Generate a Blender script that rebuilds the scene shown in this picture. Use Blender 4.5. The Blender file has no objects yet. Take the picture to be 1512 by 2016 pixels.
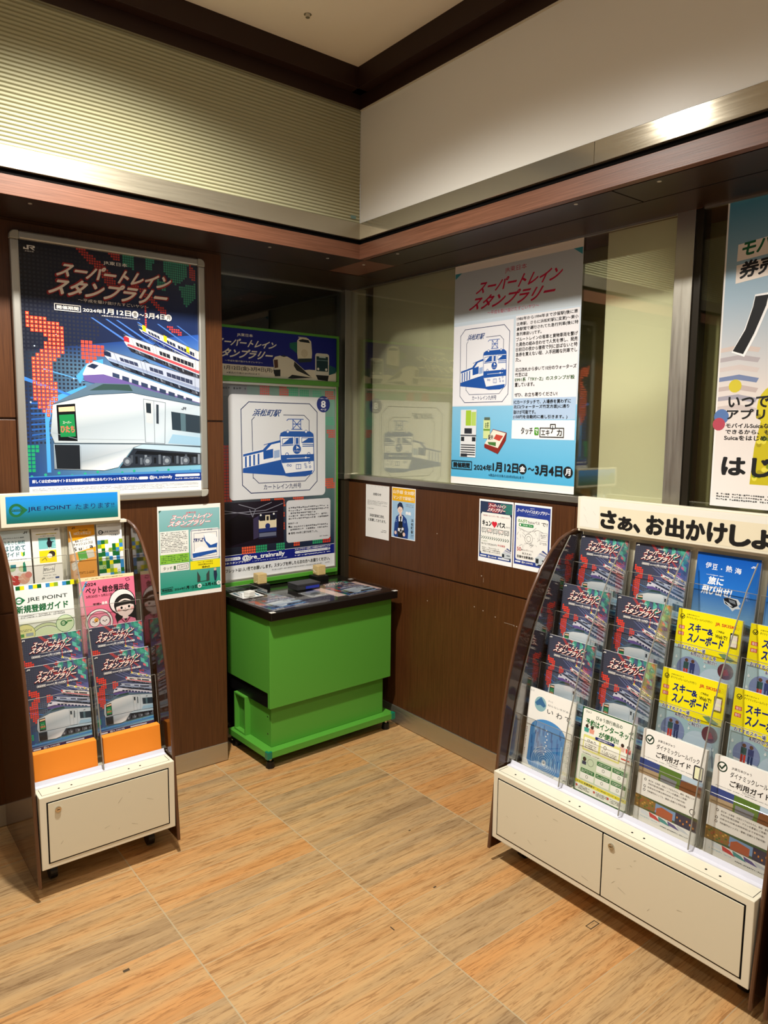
import bpy, bmesh, math, random
from mathutils import Vector, Matrix
random.seed(7)
PI = math.pi
C = bpy.context.scene.collection
SC = bpy.context.scene

# ------------------------------------------------------------------ camera, world, lamps, exposure
def setup_camera():
    f, yaw, pitch, roll = 1442.7823, math.radians(38.37661478), math.radians(6.68200978), math.radians(0.63101021)
    cam = bpy.data.cameras.new('camera'); cam.sensor_fit = 'HORIZONTAL'; cam.sensor_width = 36.0
    cam.lens = f / 1512.0 * 36.0; cam.clip_start = .02; cam.clip_end = 60
    o = bpy.data.objects.new('camera', cam); C.objects.link(o)
    R0 = Matrix(((1, 0, 0), (0, 0, -1), (0, 1, 0)))
    R = Matrix.Rotation(roll, 3, 'Z') @ Matrix.Rotation(pitch, 3, 'X') @ R0 @ Matrix.Rotation(yaw, 3, 'Z')
    Rb = Matrix(((1, 0, 0), (0, -1, 0), (0, 0, -1))) @ R
    M = Rb.transposed().to_4x4(); M.translation = Vector((0, 0, 1.55))
    o.matrix_world = M
    SC.camera = o
setup_camera()
SC.view_settings.view_transform = 'Standard'; SC.view_settings.look = 'None'
SC.view_settings.exposure = 0.50; SC.view_settings.gamma = 1.0
try: SC.view_settings.use_curve_mapping = False
except Exception: pass
W = bpy.data.worlds.new('station_hall'); SC.world = W; W.use_nodes = True
W.node_tree.nodes['Background'].inputs[0].default_value = (1.0, .96, .89, 1)
W.node_tree.nodes['Background'].inputs[1].default_value = 0.16
LAMPS = [(.77, 1.89, 225), (.70, .55, 44), (-.75, 1.60, 9), (-.75, .3, 24), (.6, -1.1, 20)]  # first lamp read from cast shadows; the rest added unseen for rack and floor
def ceiling_lamp_light(x, y, p):
    l = bpy.data.lights.new('downlight', 'SPOT'); l.energy = p; l.color = (1.0, .965, .895)
    l.spot_size = math.radians(150); l.spot_blend = .85; l.shadow_soft_size = .05
    o = bpy.data.objects.new('downlight', l); C.objects.link(o); o.location = (x, y, 2.965)
    return o
for a in LAMPS: ceiling_lamp_light(*a)

# ------------------------------------------------------------------ helpers
def lin(h):
    h = h.lstrip('#'); v = [int(h[i:i + 2], 16) / 255 for i in (0, 2, 4)]
    return tuple(x / 12.92 if x <= .04045 else ((x + .055) / 1.055) ** 2.4 for x in v)
MATS = {}
def mat(name, col=(.5, .5, .5), rough=.5, metal=0, spec=.5, coat=0, **kw):
    if name in MATS: return MATS[name]
    m = bpy.data.materials.new(name); m.use_nodes = True
    b = m.node_tree.nodes['Principled BSDF']
    if isinstance(col, str): col = lin(col)
    b.inputs['Base Color'].default_value = (*col, 1); b.inputs['Roughness'].default_value = rough
    b.inputs['Metallic'].default_value = metal; b.inputs['Specular IOR Level'].default_value = spec
    b.inputs['Coat Weight'].default_value = coat
    MATS[name] = m; return m
def nodes(m): return m.node_tree.nodes, m.node_tree.links, m.node_tree.nodes['Principled BSDF']
def ramp(N, stops):
    r = N.new('ShaderNodeValToRGB'); e = r.color_ramp.elements
    while len(e) < len(stops): e.new(.5)
    for i, (p, c) in enumerate(stops): e[i].position = p; e[i].color = (*c, 1)
    return r
def math_node(N, L, op, a, b=None):
    n = N.new('ShaderNodeMath'); n.operation = op
    for i, v in enumerate((a, b)):
        if v is None: continue
        if isinstance(v, (int, float)): n.inputs[i].default_value = v
        else: L.new(v, n.inputs[i])
    return n.outputs[0]

class MB:
    def __init__(s): s.v = []; s.f = []; s.m = []
    def _add(s, vs, fs, mi):
        n = len(s.v); s.v += [tuple(v) for v in vs]; s.f += [tuple(i + n for i in f) for f in fs]; s.m += [mi] * len(fs); return s
    def box(s, x0, x1, y0, y1, z0, z1, mi=0):
        vs = [(x, y, z) for z in (z0, z1) for y in (y0, y1) for x in (x0, x1)]
        return s._add(vs, [(0, 2, 3, 1), (4, 5, 7, 6), (0, 1, 5, 4), (2, 6, 7, 3), (0, 4, 6, 2), (1, 3, 7, 5)], mi)
    def prism(s, pts, axis, a, b, mi=0, mside=None):
        n = len(pts)
        def P(p, t): return {'x': (t, p[0], p[1]), 'y': (p[0], t, p[1]), 'z': (p[0], p[1], t)}[axis]
        vs = [P(p, a) for p in pts] + [P(p, b) for p in pts]
        s._add(vs, [tuple(range(n))[::-1], tuple(range(n, 2 * n))], mi)
        k = len(s.v) - 2 * n
        fs = [(k + i, k + (i + 1) % n, k + n + (i + 1) % n, k + n + i) for i in range(n)]
        s.f += fs; s.m += [mi if mside is None else mside] * n; return s
    def cyl(s, c, r, h, axis='z', n=24, mi=0, r2=None):
        r2 = r if r2 is None else r2; vs = []
        for t, rr in ((0, r), (h, r2)):
            for i in range(n):
                a = 2 * PI * i / n; p, q = rr * math.cos(a), rr * math.sin(a)
                vs.append({'z': (c[0] + p, c[1] + q, c[2] + t), 'x': (c[0] + t, c[1] + p, c[2] + q), 'y': (c[0] + p, c[1] + t, c[2] + q)}[axis])
        fs = [tuple(range(n))[::-1], tuple(range(n, 2 * n))] + [(i, (i + 1) % n, n + (i + 1) % n, n + i) for i in range(n)]
        return s._add(vs, fs, mi)
    def tube(s, pts, r, n=8, mi=0):
        pts = [Vector(p) for p in pts]; vs = []
        for i, p in enumerate(pts):
            d = (pts[min(i + 1, len(pts) - 1)] - pts[max(i - 1, 0)]).normalized()
            u = d.orthogonal().normalized() if i == 0 else (u - d * u.dot(d)).normalized(); w = d.cross(u)
            vs += [p + r * (math.cos(2 * PI * k / n) * u + math.sin(2 * PI * k / n) * w) for k in range(n)]
        fs = [(i * n + k, i * n + (k + 1) % n, (i + 1) * n + (k + 1) % n, (i + 1) * n + k) for i in range(len(pts) - 1) for k in range(n)]
        fs += [tuple(range(n))[::-1], tuple((len(pts) - 1) * n + k for k in range(n))]
        return s._add(vs, fs, mi)
    def quad(s, a, b, c, d, mi=0): return s._add([a, b, c, d], [(0, 1, 2, 3)], mi)
    def build(s, name, mats, parent=None, loc=None, bevel=0, smooth=False, rot=None):
        me = bpy.data.meshes.new(name); me.from_pydata(s.v, [], s.f)
        if not isinstance(mats, (list, tuple)): mats = [mats]
        for m in mats: me.materials.append(m)
        me.polygons.foreach_set('material_index', s.m); me.update()
        bm = bmesh.new(); bm.from_mesh(me); bmesh.ops.recalc_face_normals(bm, faces=bm.faces); bm.to_mesh(me); bm.free()
        if smooth: me.polygons.foreach_set('use_smooth', [True] * len(me.polygons)); me.set_sharp_from_angle(angle=math.radians(40))
        o = bpy.data.objects.new(name, me); C.objects.link(o)
        if parent: o.parent = parent
        if loc: o.location = loc
        if rot: o.rotation_euler = rot
        if bevel:
            b = o.modifiers.new('bevel', 'BEVEL'); b.width = bevel; b.segments = 2; b.limit_method = 'ANGLE'; b.angle_limit = math.radians(50)
        return o
def tag(o, label=None, cat=None, group=None, kind=None):
    if label: o['label'] = label
    if cat: o['category'] = cat
    if group: o['group'] = group
    if kind: o['kind'] = kind
    return o
def struct(o): o['kind'] = 'structure'; return o
def thing(name, label, cat, loc=(0, 0, 0), rz=0, group=None):
    o = bpy.data.objects.new(name, None); C.objects.link(o); o.location = loc; o.rotation_euler = (0, 0, rz); o.empty_display_size = .05
    return tag(o, label, cat, group)

# ------------------------------------------------------------------ printing: flat artwork as coloured polygons
_gl = {}
def glyphs(text, bold):
    k = (text, bold)
    if k in _gl: return _gl[k]
    c = bpy.data.curves.new('t', 'FONT'); c.body = text; c.offset = bold; c.resolution_u = 3
    o = bpy.data.objects.new('t', c); C.objects.link(o)
    dg = bpy.context.evaluated_depsgraph_get()
    me = bpy.data.meshes.new_from_object(o.evaluated_get(dg))
    vs = [(v.co.x, v.co.y) for v in me.vertices]; fs = [tuple(p.vertices) for p in me.polygons]
    bpy.data.meshes.remove(me); bpy.data.objects.remove(o); bpy.data.curves.remove(c)
    x0 = min(v[0] for v in vs); x1 = max(v[0] for v in vs); y0 = min(v[1] for v in vs); y1 = max(v[1] for v in vs)
    vs = [((x - x0) / (x1 - x0), (y - y0) / max(1e-6, (y1 - y0))) for x, y in vs]
    _gl[k] = (vs, fs, x1 - x0, max(1e-6, y1 - y0)); return _gl[k]
EPS = .00014
class Print:
    """u to the right, v downwards, both 0..1 over a w x h metre sheet; pr.L is the current ink layer"""
    def __init__(s, w, h): s.w = w; s.h = h; s.F = []; s.L = 1; s.z = EPS; s.hold = False; s.M = [(0, 0, 1, 1)]
    def push(s, x0, y0, x1, y1): a, b, cw, ch = s.M[-1]; s.M.append((a + x0 * cw, b + y0 * ch, (x1 - x0) * cw, (y1 - y0) * ch))
    def pop(s): s.M.pop()
    def up(s): s.L += 1; s.z += 3e-5
    def bump(s):
        if not s.hold: s.z += 6e-6
    def t(s, p): a, b, cw, ch = s.M[-1]; return (a + p[0] * cw, b + p[1] * ch)
    def poly(s, pts, col, cols=None):
        if isinstance(col, str): col = lin(col)
        s.bump()
        s.F.append(([s.t(p) for p in pts], s.z, [col] * len(pts) if cols is None else [lin(c) for c in cols]))
    def rect(s, x0, y0, x1, y1, c, c2=None): s.poly([(x0, y0), (x1, y0), (x1, y1), (x0, y1)], c, None if c2 is None else [c, c, c2, c2])
    def rrect(s, x0, y0, x1, y1, r, c, asp=None):
        asp = asp or (s.w * s.M[-1][2]) / (s.h * s.M[-1][3]); ry = r * asp; P = []
        for cx, cy, a0 in ((x1 - r, y0 + ry, -90), (x1 - r, y1 - ry, 0), (x0 + r, y1 - ry, 90), (x0 + r, y0 + ry, 180)):
            for k in range(5): a = math.radians(a0 + 22.5 * k); P.append((cx + r * math.cos(a), cy + ry * math.sin(a)))
        s.poly(P, c)
    def disc(s, cx, cy, r, c, n=24, ry=None, a0=0, a1=360):
        asp = (s.w * s.M[-1][2]) / (s.h * s.M[-1][3]); ry = r * asp if ry is None else ry
        m = n if a1 - a0 >= 360 else n + 1
        s.poly([(cx + r * math.cos(math.radians(a0 + (a1 - a0) * i / n)), cy + ry * math.sin(math.radians(a0 + (a1 - a0) * i / n))) for i in range(m)], c)
    def line(s, pts, wd, c, close=False):
        asp = (s.w * s.M[-1][2]) / (s.h * s.M[-1][3])
        if close: pts = list(pts) + [pts[0]]
        for (x0, y0), (x1, y1) in zip(pts[:-1], pts[1:]):
            dx, dy = x1 - x0, (y1 - y0) / asp; l = math.hypot(dx, dy) or 1
            nx, ny = -dy / l * wd / 2, dx / l * wd / 2 * asp; ex, ey = dx / l * wd * .4, dy / l * wd * .4 * asp
            s.poly([(x0 + nx - ex, y0 + ny - ey), (x1 + nx + ex, y1 + ny + ey), (x1 - nx + ex, y1 - ny + ey), (x0 - nx - ex, y0 - ny - ey)], c)
    def ring(s, cx, cy, r, wd, c, n=28, ry=None):
        asp = (s.w * s.M[-1][2]) / (s.h * s.M[-1][3]); ry = r * asp if ry is None else ry; q = (r - wd) / r
        A = [(math.cos(2 * PI * i / n), math.sin(2 * PI * i / n)) for i in range(n)]; s.bump(); h_, s.hold = s.hold, True
        for i in range(n):
            a, b = A[i], A[(i + 1) % n]
            s.poly([(cx + r * a[0], cy + ry * a[1]), (cx + r * b[0], cy + ry * b[1]), (cx + r * q * b[0], cy + ry * q * b[1]), (cx + r * q * a[0], cy + ry * q * a[1])], c)
        s.hold = h_
    def text(s, tx, x0, y0, x1, y1, c, bold=0, sh=0, dy=0):
        """fill the box; sh shifts the top to the right, dy drops the right end"""
        vs, fs, ew, eh = glyphs(tx, 0); col = lin(c) if isinstance(c, str) else c
        # heavier weights: the outline struck again slightly shifted, as overprinted type
        r = max(0, bold); k = 0 if r < .008 else 4 if r < .03 else 8
        for j in range(-1, k):
            s.bump()
            ox, oy = (0, 0) if j < 0 else (r * math.cos(2 * PI * (j + .5) / k) / ew, r * math.sin(2 * PI * (j + .5) / k) / eh)
            V = [s.t((x0 + (vx + ox) * (x1 - x0) + sh * vy, y1 + (y0 - y1) * (vy + oy) + dy * vx)) for vx, vy in vs]
            for f in fs: s.F.append(([V[i] for i in f], s.z, [col] * len(f)))
    def fine(s, x0, y0, x1, y1, n, c, fill=.55, ragged=True):
        """print too small to read in the photograph: rows of short strokes"""
        hh = (y1 - y0) / n; rnd = random.Random(int(x0 * 997 + y0 * 787 + n)); cell = hh * .85 * (s.h * s.M[-1][3]) / (s.w * s.M[-1][2])
        s.bump(); s.hold = True; late = []
        for i in range(n):
            x = x0; xe = x1 - (rnd.random() * .35 * (x1 - x0) if ragged and i % 3 == 2 else 0); yy = y0 + i * hh
            while x < xe - cell * .5:
                w_ = cell * rnd.choice((.6, .75, .8)); a = yy + hh * (.5 - fill / 2)
                if rnd.random() < .94:
                    hh2 = hh * fill
                    s.rect(x, a + hh2 * rnd.choice((0, .1, .4)), min(x + w_, xe), a + hh2 * rnd.choice((.55, .8, 1)), c)
                    if rnd.random() < .5: late.append((x + w_ * .3, a, x + w_ * .55, a + hh2))
                x += cell
        s.hold = False; s.bump(); s.hold = True
        for q in late: s.rect(*q, c)
        s.hold = False
    def led(s, pts, cell, c, fill=.72, c2=None):
        """dot-matrix lamps inside an outline"""
        def inside(x, y):
            r = False; n = len(pts); j = n - 1
            for i in range(n):
                xi, yi = pts[i]; xj, yj = pts[j]
                if (yi > y) != (yj > y) and x < (xj - xi) * (y - yi) / (yj - yi) + xi: r = not r
                j = i
            return r
        asp = (s.w * s.M[-1][2]) / (s.h * s.M[-1][3]); cy = cell * asp
        X0 = min(p[0] for p in pts); X1 = max(p[0] for p in pts); Y0 = min(p[1] for p in pts); Y1 = max(p[1] for p in pts)
        i0 = int(X0 / cell); j0 = int(Y0 / cy); s.bump(); s.hold = True; late = []
        for j in range(j0, int(Y1 / cy) + 1):
            for i in range(i0, int(X1 / cell) + 1):
                x, y = (i + .5) * cell, (j + .5) * cy
                if inside(x, y):
                    h = fill / 2
                    s.rect(x - cell * h, y - cy * h, x + cell * h, y + cy * h, c)
                    if c2: late.append((x - cell * h * .5, y - cy * h * .5, x + cell * h * .5, y + cy * h * .5))
        s.hold = False; s.bump(); s.hold = True
        for q in late: s.rect(*q, c2)
        s.hold = False
    def build(s, name, m, parent=None, loc=(0, 0, 0), rot=(0, 0, 0), back=.0006, edge='#f4f2ec', base='#ffffff', anchor='tl'):
        """sheet in the local x/z plane facing -y; local origin top-left ('tl') or bottom-centre ('bc')"""
        ox, oz = (0, 0) if anchor == 'tl' else (-s.w / 2, s.h)
        V = []; Fc = []; K = []
        def add(pts, cols): n = len(V); V.extend(pts); Fc.append(tuple(range(n, n + len(pts)))); K.extend(cols)
        e = lin(edge); b = lin(base); w, h = s.w, s.h
        X0, X1, Z0, Z1 = ox, ox + w, oz - h, oz
        add([(X0, 0, Z1), (X0, 0, Z0), (X1, 0, Z0), (X1, 0, Z1)], [b] * 4)
        add([(X0, back, Z0), (X0, back, Z1), (X1, back, Z1), (X1, back, Z0)], [e] * 4)
        for p, q in (((X0, Z0), (X0, Z1)), ((X0, Z1), (X1, Z1)), ((X1, Z1), (X1, Z0)), ((X1, Z0), (X0, Z0))):
            add([(p[0], 0, p[1]), (q[0], 0, q[1]), (q[0], back, q[1]), (p[0], back, p[1])], [e] * 4)
        for pts, l, cols in s.F: add([(ox + u * w, -l, oz - v * h) for u, v in pts], cols)
        me = bpy.data.meshes.new(name); me.from_pydata(V, [], Fc); me.materials.append(m)
        a = me.color_attributes.new('ink', 'FLOAT_COLOR', 'CORNER'); fl = []
        for k in K: fl.extend((*k, 1.0))
        a.data.foreach_set('color', fl); me.update()
        o = bpy.data.objects.new(name, me); C.objects.link(o)
        if parent: o.parent = parent
        o.location = loc; o.rotation_euler = rot
        return o
def print_mat(name, rough, spec=.5, coat=0):
    m = mat(name, (.8, .8, .8), rough, spec=spec, coat=coat); N, L, B = nodes(m)
    a = N.new('ShaderNodeAttribute'); a.attribute_name = 'ink'; L.new(a.outputs['Color'], B.inputs['Base Color']); return m
PAPER = print_mat('printed_paper', .55, .3); GLOSSY = print_mat('printed_gloss', .22, .5); FILM = print_mat('printed_under_film', .30, .35)

# ------------------------------------------------------------------ materials
def wood(name, dark, light, scale=(60, 60, 1.2), rough=.38, spec=.45):
    m = mat(name, dark, rough, spec=spec); N, L, B = nodes(m)
    tc = N.new('ShaderNodeTexCoord'); mp = N.new('ShaderNodeMapping'); mp.inputs['Scale'].default_value = scale
    nz = N.new('ShaderNodeTexNoise'); nz.inputs['Scale'].default_value = 4; nz.inputs['Detail'].default_value = 6; nz.inputs['Roughness'].default_value = .65
    r = ramp(N, [(.32, lin(dark)), (.70, lin(light))])
    L.new(tc.outputs['Object'], mp.inputs[0]); L.new(mp.outputs[0], nz.inputs[0]); L.new(nz.outputs[0], r.inputs[0]); L.new(r.outputs[0], B.inputs['Base Color'])
    b = N.new('ShaderNodeBump'); b.inputs['Strength'].default_value = .15; b.inputs['Distance'].default_value = .001
    L.new(nz.outputs[0], b.inputs['Height']); L.new(b.outputs[0], B.inputs['Normal']); return m
WALLWOOD = wood('brown_wood_panel', '#43240f', '#60391c')
BEAMX = wood('beam_wood_x', '#5e3a28', '#80543f', (1.2, 60, 60)); BEAMY = wood('beam_wood_y', '#5e3a28', '#80543f', (60, 1.2, 60))
CROWN = mat('dark_brown_trim', '#2e1a12', .5, spec=.3)
def steel(name, col, rough, sc, metal=1.0):
    m = mat(name, col, rough, metal=metal); N, L, B = nodes(m)
    tc = N.new('ShaderNodeTexCoord'); mp = N.new('ShaderNodeMapping'); mp.inputs['Scale'].default_value = sc
    nz = N.new('ShaderNodeTexNoise'); nz.inputs['Scale'].default_value = 3; nz.inputs['Detail'].default_value = 4
    r = N.new('ShaderNodeMapRange'); r.inputs[3].default_value = rough * .75; r.inputs[4].default_value = rough * 1.35
    L.new(tc.outputs['Object'], mp.inputs[0]); L.new(mp.outputs[0], nz.inputs[0]); L.new(nz.outputs[0], r.inputs[0]); L.new(r.outputs[0], B.inputs['Roughness'])
    return m
STEEL = steel('brushed_steel', '#c4bfb2', .36, (30, 30, 2)); STEELDULL = steel('dull_steel', '#c9c2b2', .5, (3, 3, 80)); CHROME = mat('chrome', '#c9c6be', .15, metal=1)
BLACK = mat('black_plastic', '#0b0a0a', .4); GAP = mat('shadow_gap', '#080605', .9, spec=.1)
CREAM = mat('cream_enamel', '#e6dfc8', .42, spec=.4); CREAMDOOR = mat('cream_door', '#dfd7bd', .42, spec=.4)
GREEN = mat('green_laminate', '#58a238', .38, spec=.45); TEAL = mat('teal_corner', '#0c7a5c', .3)
ALU = mat('aluminium_frame', '#c6c3ba', .35, metal=.75); ALUCAP = mat('grey_corner_cap', '#aaa79a', .4)
WHITE = mat('white_plastic', '#efece4', .4); CEIL = mat('ceiling_paint', '#f4ecda', .8, spec=.2)
WOODBLOCK = wood('pale_wood', '#c8a86a', '#dcc28a', (8, 8, 40)); ORANGE = mat('orange_foam', '#f08a1c', .7)
LIPM = mat('white_acrylic', '#dcdce6', .15)
def clear(name, tint, gloss=.10, rough=.02, fres=True):
    m = bpy.data.materials.new(name); m.use_nodes = True; N, L = m.node_tree.nodes, m.node_tree.links; N.clear()
    o = N.new('ShaderNodeOutputMaterial'); mx = N.new('ShaderNodeMixShader'); t = N.new('ShaderNodeBsdfTransparent'); g = N.new('ShaderNodeBsdfGlossy')
    t.inputs[0].default_value = (*tint, 1); g.inputs['Roughness'].default_value = rough; g.inputs[0].default_value = (1, 1, 1, 1)
    f = N.new('ShaderNodeLayerWeight'); f.inputs[0].default_value = .35
    r = N.new('ShaderNodeMapRange'); r.inputs[3].default_value = gloss * .55; r.inputs[4].default_value = min(1, gloss * 6)
    L.new(f.outputs['Fresnel'], r.inputs[0]); L.new(r.outputs[0], mx.inputs[0])
    L.new(t.outputs[0], mx.inputs[1]); L.new(g.outputs[0], mx.inputs[2]); L.new(mx.outputs[0], o.inputs[0]); return m
GLASS = clear('window_glass', (.93, .935, .86), .08); DARKGLASS = clear('alcove_glass', (.7, .72, .62), .08)
ACRYL = clear('clear_acrylic', (.93, .93, .92), .05); ACRYLEDGE = mat('acrylic_edge', '#8f8c82', .15)
def smoked():
    m = mat('smoked_acrylic', '#4a2e17', .10, spec=.6); N, L, B = nodes(m)
    t = N.new('ShaderNodeBsdfTransparent'); t.inputs[0].default_value = (.30, .16, .09, 1); mx = N.new('ShaderNodeMixShader'); mx.inputs[0].default_value = .86
    L.new(t.outputs[0], mx.inputs[1]); L.new(B.outputs[0], mx.inputs[2]); L.new(mx.outputs[0], N['Material Output'].inputs[0]); return m
SMOKE = smoked(); SMOKEEDGE = mat('smoked_edge', '#5a3a26', .22)
def ribbed():
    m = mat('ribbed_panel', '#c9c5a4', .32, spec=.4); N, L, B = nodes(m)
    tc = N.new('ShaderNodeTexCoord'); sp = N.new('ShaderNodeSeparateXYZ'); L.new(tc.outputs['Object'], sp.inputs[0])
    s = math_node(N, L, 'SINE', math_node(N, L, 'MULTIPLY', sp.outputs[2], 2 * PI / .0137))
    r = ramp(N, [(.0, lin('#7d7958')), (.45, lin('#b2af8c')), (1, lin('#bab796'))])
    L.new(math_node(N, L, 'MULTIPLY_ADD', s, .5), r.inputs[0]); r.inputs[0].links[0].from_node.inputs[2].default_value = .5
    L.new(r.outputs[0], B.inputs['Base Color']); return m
RIB = ribbed(); WHITEPANEL = mat('white_panel', '#e6e4dc', .35, spec=.4)
SCREEN = mat('pale_panel', '#fbfae8', .7); DARKROOM = mat('dark_interior', '#17140f', .8); OLIVE = mat('olive_interior', '#b9b48c', .8)
def floor_mat():
    m = mat('wood_look_tile', (.4, .25, .12), .42, spec=.4); N, L, B = nodes(m)
    tc = N.new('ShaderNodeTexCoord'); sp = N.new('ShaderNodeSeparateXYZ'); L.new(tc.outputs['Object'], sp.inputs[0])
    fx = math_node(N, L, 'DIVIDE', math_node(N, L, 'SUBTRACT', sp.outputs[0], .81), .58)
    fy = math_node(N, L, 'DIVIDE', math_node(N, L, 'SUBTRACT', sp.outputs[1], 1.548), .1455)
    ix = math_node(N, L, 'FLOOR', fx); iy = math_node(N, L, 'FLOOR', fy)
    rx = math_node(N, L, 'FRACT', fx); ry = math_node(N, L, 'FRACT', fy)
    cell = N.new('ShaderNodeCombineXYZ'); L.new(ix, cell.inputs[0]); L.new(iy, cell.inputs[1])
    wn = N.new('ShaderNodeTexWhiteNoise'); wn.noise_dimensions = '3D'; L.new(cell.outputs[0], wn.inputs[0])
    # grain runs along x; every tile gets its own offset
    off = N.new('ShaderNodeVectorMath'); off.operation = 'MULTIPLY_ADD'; L.new(wn.outputs['Color'], off.inputs[0]); off.inputs[1].default_value = (7, 9, 5); L.new(tc.outputs['Object'], off.inputs[2])
    def noise(sc, detail, rough, s=1.0, dist=0):
        mp = N.new('ShaderNodeMapping'); mp.inputs['Scale'].default_value = sc; L.new(off.outputs[0], mp.inputs[0])
        n = N.new('ShaderNodeTexNoise'); n.inputs['Scale'].default_value = s; n.inputs['Detail'].default_value = detail; n.inputs['Roughness'].default_value = rough; n.inputs['Distortion'].default_value = dist
        L.new(mp.outputs[0], n.inputs[0]); return n.outputs[0]
    g1 = noise((9, 120, 1), 8, .72, dist=.9); g2 = noise((2.6, 34, 1), 5, .62, dist=.8); g3 = noise((14, 120, 1), 3, .6)
    big = noise((.9, 13, 1), 2, .5)
    tone = math_node(N, L, 'ADD', math_node(N, L, 'MULTIPLY', wn.outputs['Value'], .34), math_node(N, L, 'MULTIPLY', big, .78))
    base = ramp(N, [(.30, lin('#a2845e')), (.42, lin('#b5966c')), (.54, lin('#c6a06e')), (.78, lin('#cc9459'))]); L.new(tone, base.inputs[0])
    dark = ramp(N, [(.40, lin('#8a683e')), (.50, (1, 1, 1))]); L.new(g1, dark.inputs[0])
    mul = N.new('ShaderNodeMix'); mul.data_type = 'RGBA'; mul.blend_type = 'MULTIPLY'; mul.inputs[0].default_value = .50
    L.new(base.outputs[0], mul.inputs[6]); L.new(dark.outputs[0], mul.inputs[7])
    d2 = ramp(N, [(.34, (.60, .54, .48)), (.56, (1, 1, 1))]); L.new(g2, d2.inputs[0])
    mul2 = N.new('ShaderNodeMix'); mul2.data_type = 'RGBA'; mul2.blend_type = 'MULTIPLY'; mul2.inputs[0].default_value = .35
    L.new(mul.outputs[2], mul2.inputs[6]); L.new(d2.outputs[0], mul2.inputs[7])
    # grout
    ex = math_node(N, L, 'MINIMUM', rx, math_node(N, L, 'SUBTRACT', 1.0, rx)); ey = math_node(N, L, 'MINIMUM', ry, math_node(N, L, 'SUBTRACT', 1.0, ry))
    gx = math_node(N, L, 'LESS_THAN', ex, .0036); gy = math_node(N, L, 'LESS_THAN', ey, .0075)
    fade = math_node(N, L, 'MULTIPLY', gy, math_node(N, L, 'GREATER_THAN', big, .46))
    gr = math_node(N, L, 'MAXIMUM', gx, fade)
    fin = N.new('ShaderNodeMix'); fin.data_type = 'RGBA'; L.new(math_node(N, L, 'MULTIPLY', gr, .8), fin.inputs[0]); L.new(mul2.outputs[2], fin.inputs[6]); fin.inputs[7].default_value = (*lin('#b8a888'), 1)
    L.new(fin.outputs[2], B.inputs['Base Color'])
    h = math_node(N, L, 'ADD', g1, math_node(N, L, 'MULTIPLY', g3, .4)); b = N.new('ShaderNodeBump'); b.inputs['Strength'].default_value = .35; b.inputs['Distance'].default_value = .0015
    L.new(math_node(N, L, 'SUBTRACT', h, gr), b.inputs['Height']); L.new(b.outputs[0], B.inputs['Normal'])
    return m
FLOOR = floor_mat()

# ------------------------------------------------------------------ the room
struct(MB().box(-2.3, 3.2, -1.3, 3.8, -.05, 0).build('floor', FLOOR))
struct(MB().box(-4.5, 3.2, -4, 3.8, 3.028, 3.08).build('ceiling', CEIL))
YL, XR, YB, XB = 2.992, 2.355, 2.663, 1.957
wl = MB()
wl.box(-4.5, 1.461, 3.0, 3.45, 0, 2.271)
for z0, z1 in ((.088, .829), (.837, 1.559), (1.567, 2.271)): wl.box(-4.5, 1.461, YL, 3.0, z0, z1)
struct(wl.build('wall_left', WALLWOOD, bevel=.0015))
struct(MB().box(-4.5, 1.459, YL - .003, 3.0, .003, .088).build('baseboard_left', STEELDULL, bevel=.001))
wr = MB(); wr.box(2.363, 2.46, -4, 3.325, 0, 1.262)
for z0, z1 in ((.095, .826), (.834, 1.247)):
    for y0, y1 in ((-4, 1.767), (1.769, 2.917), (2.919, 3.29)): wr.box(XR, 2.363, y0, y1, z0, z1)
struct(wr.build('wall_right', WALLWOOD, bevel=.0012))
struct(MB().box(2.350, 2.363, -4, 3.29, .003, .094).build('baseboard_right', STEELDULL, bevel=.001))
struct(MB().box(2.338, 2.46, -4, 3.325, 1.262, 1.287).build('trim_1', STEEL, bevel=.0015))               # sill below the glass
cp = MB().box(2.322, 2.366, 3.284, 3.34, 1.287, 2.271).box(2.318, 2.366, 3.28, 3.345, 1.258, 1.29)
struct(cp.build('trim_2', STEEL, bevel=.002))
struct(MB().box(2.326, 2.368, 3.288, 3.34, 0, 1.258).build('trim_3', mat('bronzed_post', '#4a4030', .35, metal=.5), bevel=.002))
struct(MB().box(2.353, 2.366, 1.336, 1.402, 1.287, 2.271).build('trim_4', STEEL, bevel=.001))             # steel mullion
struct(MB().box(2.360, 2.40, 1.308, 1.336, 1.287, 2.271).box(2.35, 2.372, 1.306, 1.312, 1.287, 2.271).build('trim_5', mat('dark_frame', '#2c261c', .35, metal=.4)))
struct(MB().box(2.350, 2.362, 1.402, 3.29, 2.263, 2.271).box(2.350, 2.362, -4, 1.31, 2.263, 2.271).box(1.461, 2.33, 3.318, 3.33, 2.263, 2.271).build('trim_6', STEEL))
struct(MB().box(2.357, 2.363, 1.402, 3.284, 1.287, 2.263).build('window_1', GLASS))
struct(MB().box(2.357, 2.363, -4, 1.306, 1.287, 2.263).build('window_2', GLASS))
struct(MB().box(1.461, 2.33, 3.322, 3.328, 0, 2.263).build('window_3', DARKGLASS))
# behind the glass
struct(MB().box(2.56, 2.60, -4, 3.45, 1.20, 2.45).box(2.46, 2.56, -4, 3.45, 1.20, 1.262).box(2.46, 2.56, 3.40, 3.45, 1.2, 2.45).build('wall_behind_glass', OLIVE))
struct(MB().box(1.461, 2.40, 3.62, 3.66, 0, 2.45).box(1.461, 1.50, 3.45, 3.62, 0, 2.45).box(2.345, 2.36, 3.345, 3.62, 0, 2.45).build('wall_behind_alcove', DARKROOM))
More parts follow.
